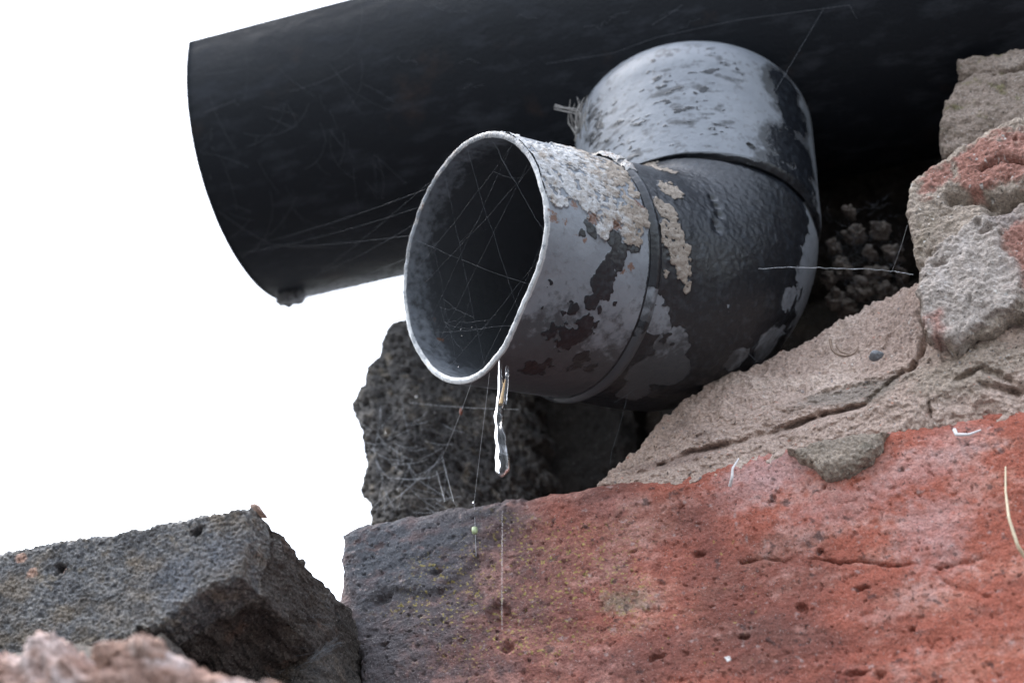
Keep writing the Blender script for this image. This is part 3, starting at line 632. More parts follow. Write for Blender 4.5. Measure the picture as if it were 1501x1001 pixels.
def sblob(V, N, x, y, r):
    c_ = spot(V, N, x, y); return np.exp(-(((CACHE["W"] - c_) ** 2).sum(1)) / (r * 0.000195) ** 2)
def ssum(V, N, lst):
    o = np.zeros(len(V))
    for x, y, r in lst: o = np.maximum(o, sblob(V, N, x, y, r))
    return o
def pipe_part(name, ss, rad, nphi, feats, extra=None, inner=False, disp=True):
    V, N = tube_pts(ss, rad, nphi); n = len(ss)
    n1 = fbm(V, 90, 4, 211); n2 = fbm(V, 260, 4, 212); n3 = fbm(V, 700, 2, 213)
    A = feats(V, N, n1, n2, n3, np.repeat(ss, nphi)) if feats else {}
    for key in ("paint", "crust", "rust", "scuff", "grime_shade", "beige"):
        A.setdefault(key, np.zeros(len(V)))
    if disp:
        sg = -1 if inner else 1
        cr = sst(0.4, 0.6, A["crust"] + 0.25 * n3); pm_ = sst(0.46, 0.54, A["paint"])
        h = 0.00025 * n1 + 0.00012 * pm_ * (1 + 0.6 * n3) + cr * (0.00035 + 0.0007 * n2 + 0.0005 * n3) + 0.00006 * n3
        if "lift" in A: h = h + A.pop("lift")
        V = V + N * (sg * h)[:, None]
    A.pop("lift", None)
    if extra is not None: V = extra(V, N)
    F = grid_faces(n, nphi, True)
    if inner: F = F[:, ::-1]
    return mesh_obj(name, V, F, M_pipe, shoe, A), V
NPH = 720
S_CREASE = 0.06 * ARC
S_RING = S_MOUTH - 0.0375
# vertical socket
S_TOP = -(0.0790 - TL); RS = 0.018
ss = np.concatenate([S_TOP + RS * (1 - np.cos(np.linspace(0, math.pi / 2, 26)))[:-1], np.linspace(S_TOP + RS, S_CREASE, 170)])
shoulder = np.where(ss < S_TOP, 0.0362 - RS, 0.0362 - RS + np.sqrt(np.maximum(RS ** 2 - np.clip(S_TOP + RS - ss, 0, RS) ** 2, 0)))
lip = np.where(ss > S_CREASE - 0.0024, -0.0015 * ((ss - S_CREASE + 0.0024) / 0.0024) ** 2, 0)
def f_sock(V, N, n1, n2, n3, s):
    fl = 0.75 * fbm(V, 560, 3, 221, stretch=(0.6, 0.6, 1.3)) + 0.45 * fbm(V, 230, 3, 222, stretch=(0.6, 0.6, 1.3))
    right = ssum(V, N, [(1165, 170, 50), (1150, 130, 50), (1175, 230, 55), (1150, 215, 48), (1180, 280, 50), (1135, 100, 40), (1140, 250, 40), (1120, 90, 26)])
    left = ssum(V, N, [(900, 110, 70), (960, 170, 70), (930, 190, 60), (1000, 110, 60), (880, 170, 50), (1050, 90, 40), (1040, 180, 40)])
    rs_ = sst(0.15, 0.95, right + 0.25 * n1 + 0.35 * n2 + 0.15 * n3)
    p = np.maximum(rs_ * 0.80, 0.5 + (fl + 0.40 * n1 - 0.24) * 0.6 - (1 - sst(0.0, 0.5, left)) * 0.28)
    p = np.maximum(p, ssum(V, N, [(1100, 212, 9), (1030, 130, 7)]))
    p = np.maximum(p, sst(0.003, 0.0006, S_CREASE - s) * (0.62 + 0.3 * n2))
    return {"paint": p, "crust": 0.15 + 0.2 * sst(0.2, 0.5, n2), "grime_shade": 0.12 + 0.35 * sst(0.0, 0.5, -n1) + 0.62 * sst(-0.10, 0.4, fbm(V, 300, 4, 223, stretch=(0.5, 0.5, 1.4)) + 0.5 * n1) * sst(0, .4, left) + 1.0 * sst(0.1, 0.8, right + 0.2 * n2), "lift": -0.0006 * sst(0.5, 0.9, ssum(V, N, [(1100, 212, 9)]))}
pipe_part("vertical_socket", ss, shoulder + lip, NPH, f_sock)
# bend
ss = np.linspace(S_CREASE - 0.0015, S_RING, 190)
groove = -0.0013 * np.exp(-((ss - S_CREASE) / 0.0018) ** 2)
rad = 0.0352 - 0.0008 * sst(S_CREASE, S_RING, ss) + groove
def f_bend(V, N, n1, n2, n3, s):
    grey = ssum(V, N, [(965, 470, 26), (985, 505, 36), (950, 545, 40), (985, 545, 36), (930, 575, 30), (965, 440, 9)])
    edge = ssum(V, N, [(1192, 330, 18), (1195, 380, 22), (1188, 430, 36), (1165, 480, 44), (1125, 505, 38), (1180, 460, 40), (1155, 440, 22), (1080, 525, 26)])
    p = 0.9 - 0.95 * sst(0.35, 0.70, grey + 0.20 * n2 + 0.12 * n1) - 0.85 * sst(0.25, 0.8, edge + 0.22 * n2) - 0.85 * sst(0.80, 0.93, N @ vr + 0.10 * n2 + 0.06 * n1)
    p = np.maximum(p, ssum(V, N, [(978, 492, 8), (972, 500, 6), (985, 506, 6)]) * 0.9)
    p -= 0.55 * sst(0.30, 0.50, fbm(V, 300, 3, 231)) * ssum(V, N, [(1090, 460, 70), (1060, 500, 60), (1010, 430, 40)])
    cr = ssum(V, N, [(972, 250, 20), (982, 280, 22), (980, 312, 18), (985, 345, 24), (995, 370, 20), (1003, 398, 14), (1006, 422, 7), (955, 236, 16), (975, 402, 6), (965, 300, 10)])
    c = sst(0.18, 0.5, cr + 0.40 * n2 + 0.1 * n3) * 0.72 * sst(-0.6, -0.15, n3 + 0.6 * n2)
    lift = -0.0009 * np.exp(-(np.minimum.reduce([np.linalg.norm(V - spot(V, N, *q), axis=1) for q in ((1045, 290), (1050, 302), (1055, 315), (1050, 328), (1052, 335))]) / 0.0012) ** 2)
    lift += 0.00030 * fbm(V, 70, 2, 233) + 0.00018 * sst(0.15, 0.5, fbm(V, 420, 3, 234)) * sst(0, .5, n1)
    gr = 0.25 + 0.8 * sst(-0.65, -1.05, N[:, 2] + 0.2 * n2) + 0.3 * ssum(V, N, [(1050, 540, 60), (1110, 510, 50), (930, 580, 50), (1000, 560, 40)])  # dirt, plus shade painted in where the bend faces down
    return {"beige": 0.3 + 0 * n1, "paint": p, "crust": c, "rust": 0.45 * c * sst(0, .5, n2), "grime_shade": gr, "lift": lift}
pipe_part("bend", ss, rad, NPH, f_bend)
# raised collar bead
ss = np.linspace(S_RING - 0.0004, S_RING + 0.0034, 26); u_ = np.linspace(0, math.pi, 26)
rad = 0.0343 + 0.0011 * np.sin(u_)
def f_ring(V, N, n1, n2, n3, s):
    top = ssum(V, N, [(900, 220, 30), (930, 240, 18)])
    low = ssum(V, N, [(930, 520, 50), (900, 560, 60), (955, 450, 30), (850, 590, 60)])
    return {"paint": 0.78 - 0.45 * sst(.2, .8, low + .3 * n2), "crust": 0.75 * sst(.2, .7, top + .3 * n2) + 0.1, "rust": 0.5 * sst(.3, .7, top), "grime_shade": 0.45 + 0.6 * sst(-0.5, -1.0, N[:, 2] + 0.2 * n2)}  # collar dirt and painted shade towards its underside
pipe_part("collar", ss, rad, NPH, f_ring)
# open spout: outside, rim, inside
def dent(V, N):
    C_ = MO; along = (V - C_) @ ax
    tgt = np.exp(-((np.linalg.norm(V - spot_dent, axis=1)) / 0.017) ** 2)
    return V - dent_n * (0.0046 * tgt * sst(-0.03, 0.002, along))[:, None]
ph_d = np.linspace(0, 2 * math.pi, 360, endpoint=False)
ringV, ringN = tube_pts([S_MOUTH], [0.0345], 360)
X_, Y_, _ = plan(ringV); i_ = ((X_ - 782) ** 2 + (Y_ - 455) ** 2).argmin(); spot_dent = ringV[i_]; dent_n = ringN[i_]
ss = np.linspace(S_RING + 0.0030, S_MOUTH, 190)
def rim_wob(nphi):
    p = np.linspace(0, 2 * math.pi, nphi, endpoint=False); q = np.stack([np.cos(p), np.sin(p), 0 * p], 1)
    return 0.0011 * fbm(q, 1.2, 2, 241) + 0.00045 * fbm(q, 6, 3, 242)
def spout_extra(V, N):
    w = np.tile(rim_wob(NPH), len(V) // NPH); al = sst(-0.012, 0.0, (V - MO) @ ax)
    return dent(V + ax[None] * (w * al)[:, None], N)
def f_spout(V, N, n1, n2, n3, s):
    top = ssum(V, N, [(760, 205, 30), (800, 222, 38), (850, 235, 40), (890, 245, 36), (830, 265, 34), (870, 290, 34), (905, 300, 34), (930, 320, 28), (925, 345, 20), (780, 235, 26), (900, 270, 40), (885, 330, 16), (740, 197, 20), (765, 215, 16), (840, 210, 30), (800, 260, 24), (815, 290, 16)])
    c = sst(0.15, 0.5, top + 0.40 * n2 + 0.15 * n1) * 0.68
    c *= sst(-0.45, 0.0, n3 + n2 * 1.2 + 0.2)
    bl = ssum(V, N, [(900, 352, 15), (925, 358, 16), (905, 380, 19), (890, 400, 20), (885, 425, 17), (868, 444, 13), (845, 456, 8), (832, 460, 5), (880, 455, 6), (862, 330, 9), (868, 338, 9), (855, 345, 7), (910, 365, 14), (878, 415, 14)])
    sm = ssum(V, N, [(812, 419, 4.5), (808, 428, 3), (901, 446, 6), (822, 404, 2.5), (842, 446, 4), (803, 460, 3)])
    dirt = ssum(V, N, [(860, 480, 30), (840, 500, 36), (870, 475, 14), (850, 530, 30), (820, 490, 30), (790, 540, 40), (865, 540, 24)])
    p = sst(0.28, 0.62, bl + 0.13 * n2 + 0.06 * n3); p = np.maximum(p, sm)
    p = np.maximum(p, sst(0.45, 0.95, dirt + 0.55 * n2 + 0.2 * n3) * 0.72)
    p = np.maximum(p, sst(0.0022, 0.0, s - (S_RING + 0.003)) * 0.8 - 0.2 * n2)
    r_ = ssum(V, N, [(812, 322, 12), (828, 325, 8), (845, 345, 7), (858, 355, 5), (925, 395, 9), (800, 310, 6), (912, 400, 6), (840, 300, 10), (870, 320, 14), (905, 330, 14), (935, 300, 12)]) * 0.75
    gr = 0.10 + 0.95 * 0.9 * sst(-0.62, -1.08, N[:, 2] + 0.25 * n2 + 0.25 * n1) + 0.3 * ssum(V, N, [(800, 560, 60), (860, 560, 60), (760, 540, 45), (720, 560, 45), (900, 560, 40), (790, 500, 30)]) + 0.2 * sst(0.1, .5, n1)  # blotchy dirt, with the spout's underside shade painted into it
    lip_ = sst(0.0012, 0.0002, S_MOUTH - s)
    lift = 0.0007 * sst(0.2, 0.7, ssum(V, N, [(930, 300, 16), (935, 330, 14), (800, 255, 14), (790, 248, 10)])) * (0.4 + n2)
    bg_ = 0.30 * sst(0.022, 0.004, s - S_RING) + 0.15 * n1
    return {"beige": bg_, "paint": p * (1 - c), "crust": c, "rust": r_, "grime_shade": gr, "scuff": 0.75 * lip_, "lift": lift}
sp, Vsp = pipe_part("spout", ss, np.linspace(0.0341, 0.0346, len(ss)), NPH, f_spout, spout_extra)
# rim ring joining outside and inside
q = np.linspace(0, 1, 7); Vr = []
for k_ in q:
    V_, N_ = tube_pts([S_MOUTH], [0.0346 - 0.0017 * k_], NPH)
    Vr.append(spout_extra(V_ + ax[None] * (0.0004 * math.sin(math.pi * k_) + 0.00025 * fbm(V_, 500, 3, 244))[:, None], N_))
Vr = np.concatenate(Vr); nn = fbm(Vr, 350, 3, 245)
z0_ = np.zeros(len(Vr)); topm = sst(0.0, 0.03, Vr[:, 2] - MO[2])
mesh_obj("rim", Vr, grid_faces(7, NPH, True), M_pipe, shoe, {"paint": z0_, "crust": 0.40 + 0.4 * nn * topm + 0.1 * topm, "rust": 0.35 + 0.5 * nn * topm, "grime_shade": z0_ + 0.1, "scuff": 0.62 + 0.4 * nn - 0.3 * topm})
# inside of the tube
ss = np.linspace(S_MOUTH, S_TOP + 0.012, 240)
def in_extra(V, N):
    w = np.tile(rim_wob(NPH), len(V) // NPH); al = sst(-0.012, 0.0, (V - MO) @ ax); return dent(V + ax[None] * (w * al)[:, None], N)
def f_in(V, N, n1, n2, n3, s):
    deep = sst(0.012, 0.05, S_MOUTH - s); bott = sst(-0.012, -0.03, (V - MO) @ np.cross(bb, ax) * -1) if False else 0
    p = 0.25 * sst(0.2, 0.5, n1 + 0.5 * n2) + 0.72 * sst(0.50, 0.66, fbm(V, 160, 3, 251))
    floor_lit = sst(0.004, 0.028, (MO - V)[:, 2] + (V - MO) @ ax * ax[2])          # shade inside the tube is painted; its lit floor stays paler
    return {"paint": np.clip(p, 0, 0.9), "grime_shade": np.clip(0.36 + 0.85 * sst(0.0, 0.018, S_MOUTH - s) * (1 - floor_lit) + 0.5 * deep * (1 - 0.8 * floor_lit), 0, 1.2) + 0.2 * n1, "rust": 0.62 * sst(0.42, 0.55, fbm(V, 240, 2, 252)), "scuff": 0.5 * sst(.001, 0, S_MOUTH - s)}
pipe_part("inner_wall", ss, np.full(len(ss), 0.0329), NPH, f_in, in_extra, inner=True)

# ------------------------------------------------------------------ threads, webs and small things
def tube_mesh(paths, sides=4):
    """paths: list of (points, radii) -> one mesh"""
    Vs, Fs, off = [], [], 0
    for pts, rad in paths:
        pts = np.asarray(pts, float); n = len(pts); rad = np.broadcast_to(rad, (n,))
        t = np.gradient(pts, axis=0); t /= np.linalg.norm(t, axis=1)[:, None] + 1e-12
        a = np.cross(t, np.array([0.31, 0.77, 0.55])); a /= np.linalg.norm(a, axis=1)[:, None] + 1e-12; b = np.cross(t, a)
        ph = np.linspace(0, 2 * math.pi, sides, endpoint=False)
        V = pts[:, None] + rad[:, None, None] * (np.cos(ph)[None, :, None] * a[:, None] + np.sin(ph)[None, :, None] * b[:, None])
        Vs.append(V.reshape(-1, 3)); Fs.append(grid_faces(n, sides, True) + off); off += n * sides
    return np.concatenate(Vs), np.concatenate(Fs)
def strand(a, b, sag=0.0006, n=14, r=0.00004, wob=0.0):
    a = np.array(a); b = np.array(b); t = np.linspace(0, 1, n)[:, None]
    P = a + (b - a) * t - UZ * sag * 4 * t * (1 - t)
    if wob: P = P + rng.normal(size=P.shape) * wob
    return P, r
def web(name, label, paths, mat, drops=(), beads=()):
    V, F = tube_mesh(paths)
    o = mesh_obj(name, V, F, mat, None, origin=V[0]); tag(o, label, "spider web")
    for c_, r_ in drops:
        v, f = lump_mesh(c_, r_, r_, r_, 8, 10, 0.0); mesh_obj("dew_drop", v, f, M_water, o)
    for c_, r_, mm in beads:
        v, f = lump_mesh(c_, r_ * 0.7, r_ * 0.7, r_ * 1.6, 10, 10, 0.4, 900, 3); mesh_obj("debris", v, f, mm, o)
    return o
# web spun across the mouth of the spout
def mouth_pt(x, y, out=0.0): # a point on the plane of the mouth
    v = ray(x, y); t = ((MO + ax * out - CAM) @ ax) / (v @ ax); return CAM + v * t
RM, _n = tube_pts([S_MOUTH - 0.0006], [0.0327], 72)
mp = []
for i, j in ((10, 45), (14, 62), (16, 58), (24, 60), (2, 34), (62, 20), (70, 40), (27, 50), (6, 28), (20, 42), (50, 66), (33, 52)):
    mp.append(strand(RM[i], RM[j] - ax * rnd.uniform(0, 0.006), 0.0009, 12, 0.000016, 0.00012))
for k_ in range(26):
    p, q_ = rnd.choice(mp)[0], rnd.choice(mp)[0]; a_, b_ = p[rnd.randint(1, len(p) - 2)], q_[rnd.randint(1, len(q_) - 2)]
    if np.linalg.norm(a_ - b_) < 0.022: mp.append(strand(a_, b_, 0.0009, 8, 0.000013, 0.0001))
web("spider_web", "fine spider web stretched across the open mouth of the spout", mp, M_silk_dim,
    drops=[(mouth_pt(x, y, -0.001), 0.00014) for x, y in ((676, 483), (677, 492), (692, 480), (657, 497), (672, 538))])
# web from gutter end to the spout rim
def gpt(x, y):   # a point on the outside of the gutter
    v = ray(x, y); ts = np.linspace(0.5, 0.9, 1600); P = CAM + ts[:, None] * v
    rr = np.hypot(P[:, 1] - GY, np.minimum(P[:, 2] - GZ, 0)); i = np.argmax(rr < GR + 0.0006); return P[i] if rr.min() < GR + 0.0006 else CAM + v * 0.67
rimp = lambda x, y: ringV[((X_ - x) ** 2 + (Y_ - y) ** 2).argmin()]
gp = [strand(gpt(390, 355), rimp(612, 270), 0.001, 20, 0.000020), strand(gpt(290, 400) if False else gpt(350, 372), rimp(600, 300), 0.0016, 20, 0.000016),
      strand(gpt(422, 362), rimp(594, 345), 0.0005, 20, 0.000020), strand(gpt(470, 400), rimp(598, 330), 0.001, 18, 0.000016),
      strand(gpt(480, 420), rimp(590, 380), 0.0008, 18, 0.000016), strand(gpt(430, 430), rimp(620, 260), 0.001, 18, 0.000016),
      strand(gpt(310, 215), gpt(392, 354), 0, 14, 0.00004), strand(gpt(345, 150), gpt(430, 280), -0.001, 14, 0.00004), strand(gpt(430, 280), gpt(475, 400), 0, 12, 0.00004),
      strand(gpt(300, 165), gpt(345, 148), 0, 8, 0.00004), strand(gpt(320, 310), gpt(395, 358), 0.0005, 12, 0.000035), strand(gpt(395, 358), gpt(480, 362), 0.0004, 12, 0.000035),
      strand(gpt(310, 190), gpt(308, 265), 0, 10, 0.000035), strand(gpt(352, 378), gpt(392, 354), 0, 10, 0.000035)]
for k_ in range(46):                                                  # old dusty threads over the gutter's flank, following its curve
    x, y = rnd.uniform(285, 560), rnd.uniform(70, 330); a0 = rnd.gauss(1.0, .6); L_ = rnd.uniform(20, 110); cv = rnd.gauss(0, .006)
    p_ = [gpt(x + math.cos(a0 + cv * q_ * L_ / 8) * q_ * L_ / 8, y + math.sin(a0 + cv * q_ * L_ / 8) * q_ * L_ / 8) for q_ in range(9)]
    if all(plan(p[None])[0][0] > 275 for p in p_): gp.append((resample(p_, 18), rnd.uniform(.000012, .000026)))
web("spider_web", "loose web strands running from gutter end to the rim of the spout", gp, M_silk_dim)
# fluffy torn web under the gutter
gp = []
for k_ in range(170):
    x = rnd.choice((rnd.uniform(410, 600), rnd.gauss(440, 22))); y = 442 - (x - 420) * 0.245 + rnd.gauss(-1, 5)
    a_ = atY(x, y, 0.546); gp.append(strand(a_, a_ + np.array([rnd.gauss(0.005, .005), rnd.gauss(-.001, .002), rnd.gauss(-.0008, .0014)]), rnd.uniform(-.0005, .0012), 7, 0.00004, 0.0001))
web("spider_web", "fluffy torn grey web hanging along the underside of the gutter", gp, M_silk)
# webs on the gutter near the pipe
gp = [strand(gpt(900, 78), gpt(960, 56), 0, 8, 0.000035), strand(gpt(960, 56), gpt(1080, 30), 0, 10, 0.000035), strand(gpt(1080, 30), gpt(1245, 8), 0, 10, 0.00004), strand(gpt(1245, 8), gpt(1256, 28), 0, 5, 0.000035),
      strand(gpt(955, 38), gpt(1000, 8), 0, 8, 0.000035), strand(gpt(800, 94), gpt(900, 78), 0, 8, 0.00003), strand(gpt(1208, 12), EL + UZ * 0.045 + np.array([0.03, -0.028, 0]), 0, 12, 0.000035)]
for k_ in range(12):
    x, y = rnd.uniform(560, 1000), rnd.uniform(10, 150); p_, sd2 = [], rnd.uniform(-.5, .2)
    for q_ in range(7): p_.append(gpt(x + q_ * 5, y + q_ * 5 * sd2 + rnd.gauss(0, 2.5)))
    gp.append((resample(p_, 12), 0.000022))
web("spider_web", "dusty web strands clinging to the gutter above the pipe bend", gp, M_silk_dim)
# web on the blackened brick under the spout
def bpt(x, y, dy=-0.005): return atY(x, y, YD + dy)
gp = []
low = rimp(690, 552)
gp.append(strand(rimp(690, 553), bpt(648, 670), 0.001, 16, 0.00005)); gp.append(strand(bpt(648, 670), bpt(560, 745), 0.0008, 14, 0.00004))
gp.append(strand(rimp(712, 540), atY(695, 735, YW), 0, 18, 0.00004)); gp.append(strand(atY(695, 735, YW), atY(698, 815, YW - .002), 0, 10, 0.00004))
gp += [strand(bpt(648, 670), atY(665, 735, YW), 0, 8, 0.00004), strand(bpt(640, 690), atY(652, 735, YW), 0, 8, 0.00004), strand(bpt(600, 590), bpt(760, 600, -.03), 0.0005, 16, 0.00003)]
for k_ in range(60):
    x, y = rnd.uniform(535, 660), rnd.uniform(620, 755); a_ = rnd.uniform(0, 6.28); L_ = rnd.uniform(15, 60)
    gp.append(strand(bpt(x, y), bpt(min(x + L_ * math.cos(a_), 680), min(y + L_ * math.sin(a_), 765)), rnd.uniform(0, 0.001), 7, 0.00003))
web("spider_web", "tangled cobweb over the pitted black brick below the spout", gp, M_silk,
    drops=[(bpt(612, 582), 0.0006), (bpt(566, 635), 0.00035), (bpt(638, 605), 0.0003), (bpt(600, 573), 0.0003), (atY(695, 737, YW - .003), 0.00045), (bpt(584, 718), 0.0003), (bpt(650, 718), 0.0003)],
    beads=[(np.array(strand(rimp(690, 553), bpt(648, 670), 0.001, 16)[0][5]), 0.0007, M_red)])
bud = lump_mesh(atY(696, 777, YW - 0.003), 0.0008, 0.0008, 0.0011, 16, 20, 0.7, 600, 2)
tag(mesh_obj("plant_bud", *bud, M_leaf), "tiny pale green bud hanging on a thread before the red brick", "plant bud")
# web strand from pipe bend to right hand brick
a_ = EL + np.array([0.028, -0.020, 0.001]); b_ = atY(1338, 402, YU)
pA = atD(1112, 394, 0.612)
P_ = np.array([pA, atD(1165, 392, 0.618), atD(1215, 393, 0.618), atD(1262, 394, .615), atD(1305, 397, .612), b_])
gp = [(resample(P_, 40) + rng.normal(size=(40, 3)) * 0.00010, np.abs(rng.normal(size=40)) * 0.00003 + 0.000035), strand(atD(1308, 396, .612), atY(1330, 330, YU), 0.0006, 12, 0.00004)]
web("spider_web", "bright silk thread strung from the pipe bend to the mortared brick", gp, M_silk)
for x, y, a, b in ((1255, 345, 16, 9), (1292, 338, 13, 10), (1236, 395, 12, 16), (1285, 405, 20, 9), (1262, 425, 24, 12), (1225, 440, 14, 12), (1310, 372, 14, 11), (1222, 362, 10, 8), (1300, 430, 16, 9), (1245, 312, 9, 6), (1322, 405, 9, 8), (1275, 372, 9, 7), (1215, 410, 9, 9), (1240, 452, 18, 9)):
    V, F = lump_mesh(atD(x, y, 0.672), a * 0.0002, 0.004, b * 0.0002, 30, 40, 1.2, 520, rnd.randint(1, 40))
    cc = np.tile(np.array([0.16, 0.138, 0.122]), (len(V), 1)); cc = mixc(cc, (0.07, 0.06, 0.054), sst(-.1, .4, fbm(V, 300, 3, 4)))
    mesh_obj("rubble", V, F, M_mortar, wall, {"Col": cc})
gp = []
for k_ in range(110):
    x, y = rnd.gauss(1268, 34), rnd.gauss(372, 38)
    if not (1210 < x < 1330 and 290 < y < 455): continue
    D0 = rnd.uniform(.635, .66); a_ = rnd.uniform(0, 6.28); L_ = rnd.uniform(8, 40)
    gp.append(strand(atD(x, y, D0), atD(min(x + L_ * math.cos(a_), 1332), y + L_ * math.sin(a_), D0 + rnd.gauss(0, .006)), rnd.uniform(-.001, .002), 9, rnd.choice((.000012, .000015, .00002)), 0.00025))
web("spider_web", "thick dusty cobweb in the dark gap between pipe and right hand brick", gp, M_silk_dim)
def wpt(x, y, D): return atD(x, y, D)
gp = [strand(wpt(920, 578, .607), wpt(897, 660, .603), 0.0008, 16, 0.00003), strand(wpt(897, 660, .603), wpt(894, 680, .600), 0, 5, .000035), strand(wpt(920, 578, .607), wpt(955, 548, .610), 0.0003, 10, .00003),
      strand(wpt(955, 548, .610), wpt(1000, 540, .612), .0003, 8, .00002), strand(wpt(1058, 518, .614), wpt(1090, 512, .612), 0, 8, .00003), strand(wpt(1090, 512, .612), wpt(1108, 528, .606), 0, 8, .000025),
      strand(wpt(1102, 512, .612), wpt(1135, 477, .612), 0, 8, .000025), strand(wpt(1135, 477, .612), wpt(1160, 495, .61), 0, 8, .00002), strand(wpt(900, 590, .607), wpt(920, 578, .607), 0, 6, .000035),
      strand(wpt(920, 568, .607), wpt(930, 580, .607), 0, 6, .000035), strand(wpt(1058, 518, .614), wpt(1050, 535, .61), 0, 6, .00002)]
web("spider_web", "thin web strands under the pipe bend above the mortar mound", gp, M_silk_dim)
gp = []
for k_ in range(30):
    x, y = rnd.uniform(370, 480), rnd.uniform(850, 990); a_ = rnd.uniform(-.6, 1.0); L_ = rnd.uniform(15, 70)
    gp.append(strand(atY(x, y, .452), atY(min(x + L_ * math.cos(a_), 490), y + L_ * math.sin(a_), .456), rnd.uniform(0, .001), 7, 0.000022, 0.00008))
for k_ in range(40):
    x = rnd.gauss(462, 14); y = 962 - (x - 462) * .7 + rnd.gauss(0, 4); gp.append(strand(atY(x, y, .452), atY(x + rnd.uniform(8, 24), y - rnd.uniform(4, 18), .453), 0, 6, 0.00003, 0.00012))
web("spider_web", "torn cobweb in the crevice beside the lower left pier", gp, M_silk_dim)

# straw, fibres, twig, pebble
P_ = resample([atY(1474, 684, YW - .004), atY(1474, 720, YW - .006), atY(1479, 760, YW - .009), atY(1492, 800, YW - .008), atY(1506, 822, YW - .004)], 30)
V, F = tube_mesh([(P_, np.linspace(0.0002, 0.00050, 30))], 8); tag(mesh_obj("dry_grass_stem", V, F, M_straw), "thin pale dry grass stem curving down the right side of the red brick", "grass stem")
P_ = resample([atY(1083, 672, YW - .003), atY(1074, 686, YW - .005), atY(1073, 700, YW - .005), atY(1070, 712, YW - .003)], 16)
V, F = tube_mesh([(P_, np.linspace(0.0002, 0.0005, 16))], 6); tag(mesh_obj("fibre", V, F, M_fluff), "short white fibre stuck on the red brick below the mortar smear", "fibre")
P_ = resample([atY(1399, 630, YW - .003), atY(1402, 637, YW - .004), atY(1420, 637, YW - .005), atY(1438, 630, YW - .003)], 14)
V, F = tube_mesh([(P_, np.linspace(0.0006, 0.0002, 14))], 6); tag(mesh_obj("fibre", V, F, M_fluff), "tiny white curled fibre at upper right of the red brick", "fibre")
def arcpts(pts, n): # smooth a few points
    P = resample(pts, n)
    for _ in range(12): P[1:-1] = 0.25 * P[:-2] + 0.5 * P[1:-1] + 0.25 * P[2:]
    return P
TY = YW - 0.0085
V, F = tube_mesh([(arcpts([atY(1217, 498, TY), atY(1219, 515, TY - .001), atY(1236, 524, TY - .002), atY(1254, 520, TY - .001), atY(1258, 508, TY)], 24), np.linspace(0.00042, 0.0002, 24)),
                  (arcpts([atY(1226, 506, TY), atY(1232, 517, TY - .001), atY(1248, 520, TY - .001)], 16), np.linspace(0.0003, 0.00015, 16))], 7); tag(mesh_obj("twig", V, F, M_twig), "small curled brown twig lying on the pale mortar mound", "twig")
V, F = lump_mesh(atY(1284, 521, YW - 0.006), 0.0016, 0.0018, 0.0011, 20, 26, 1.2, 420, 8); tag(mesh_obj("pebble", V, F, M_pebble), "small blue grey pebble set in the pale mortar mound", "pebble")
# frayed fibres at the back of the socket
fp = []; b0 = atD(846, 192, 0.655)
for k_ in range(16):
    e_ = atD(846 + rnd.gauss(4, 10), 140 + rnd.uniform(0, 22), 0.654); fp.append((resample([b0 + rng.normal(size=3) * .0012, (b0 + e_) / 2 + rng.normal(size=3) * .0012, e_], 8), np.linspace(.00028, .00008, 8)))
for k_ in range(5):
    fp.append((resample([atD(814 + rnd.gauss(0, 4), 158 + rnd.gauss(0, 4), .655), atD(845, 164 + rnd.gauss(0, 4), .654)], 6), .0002))
V, F = tube_mesh(fp, 5); tag(mesh_obj("frayed_fibres", V, F, simple("dirty_fibre", (0.27, 0.26, 0.25), 0.85, 0.35, 900, 0.00005)), "pale frayed fibre tuft sticking out behind the vertical pipe socket", "fibre tuft")
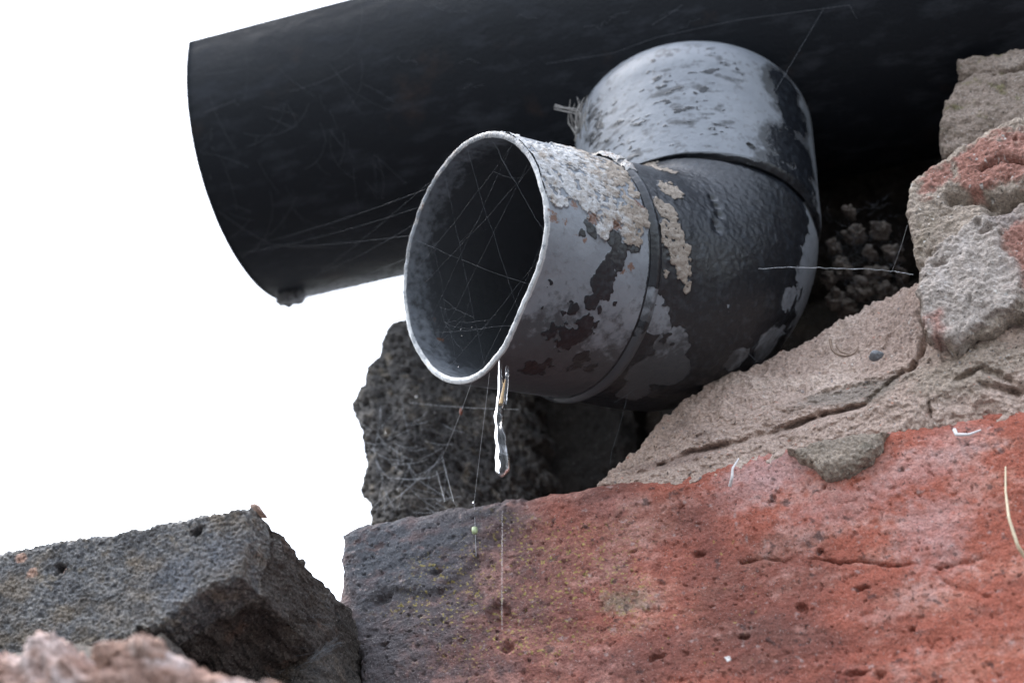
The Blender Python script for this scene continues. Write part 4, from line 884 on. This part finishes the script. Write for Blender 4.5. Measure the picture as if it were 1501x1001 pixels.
# water running off the lip and breaking up as it falls
lipP = rimp(733, 528); D_l = (lipP - CAM) @ vc
def wat(x, y): # straight below the lip
    return atY(x, y, lipP[1] + 0.0005)
nr, ns = 90, 28
ys = np.linspace(528, 697, nr); ph = np.linspace(0, 2 * math.pi, ns, endpoint=False); Vw = []
for k_, y in enumerate(ys):
    t = k_ / (nr - 1)
    cx = 733 + 3.0 * math.sin(t * 9) * sst(0.1, 0.4, np.array(t)) + 1.5 * t
    hw = float(np.interp(y, [528, 540, 560, 585, 600, 612, 625, 640, 655, 672, 690, 697], [2.5, 3.5, 4, 6, 5, 8, 5.5, 8, 7, 11, 10.5, 3.5])) * 0.000178
    tw = t * 7.0; fl_ = float(np.interp(y, [528, 580, 600, 697], [0.9, 1.0, 1.0, 1.0]))
    C_ = wat(cx, y)
    r_ = 1 + 0.10 * np.sin(3 * ph + t * 9) + 0.10 * np.sin(2 * ph - t * 12)
    e1 = vr * math.cos(tw * 0.25) + vf * math.sin(tw * 0.25); e2 = np.cross(UZ, e1)
    Vw.append(C_ + hw * (np.outer(np.cos(ph) * r_, e1) + np.outer(np.sin(ph) * r_ * fl_, e2)))
Vw = np.concatenate([np.array([Vw[0].mean(0)] * ns), *[v for v in Vw], np.array([Vw[-1].mean(0)] * ns)])
stream = empty("water_stream", tuple(lipP), "clear twisting stream of water falling from the lip of the spout", "water")
mesh_obj("stream", Vw, grid_faces(nr + 2, ns, True), M_water, stream)
for x, y, rx, rz in ((736, 850, .000045, .0200),):
    V, F = lump_mesh(wat(x, y), rx, rx, rz, 24, 10, 0.0, 300, 2); mesh_obj("falling_drop", V, F, M_water, stream)
V, F = tube_mesh([(arcpts([wat(743, 536), wat(743, 552), wat(742, 572), wat(740, 592)], 20), np.array([.0002, .0005, *([.00042] * 14), .0005, .0005, .0004, .0003]))], 10); mesh_obj("rivulet", V, F, M_water, stream)
V, F = tube_mesh([(arcpts([wat(741, 556), wat(738, 572), wat(734, 592)], 10), np.linspace(.0002, .0006, 10))], 6); mesh_obj("leaf_sliver", V, F, simple("amber_sliver", (0.42, 0.26, 0.10), .4), stream)
V, F = lump_mesh(wat(744, 549), .0006, .0006, .0006, 12, 12, 0); mesh_obj("drop", V, F, M_water, stream)
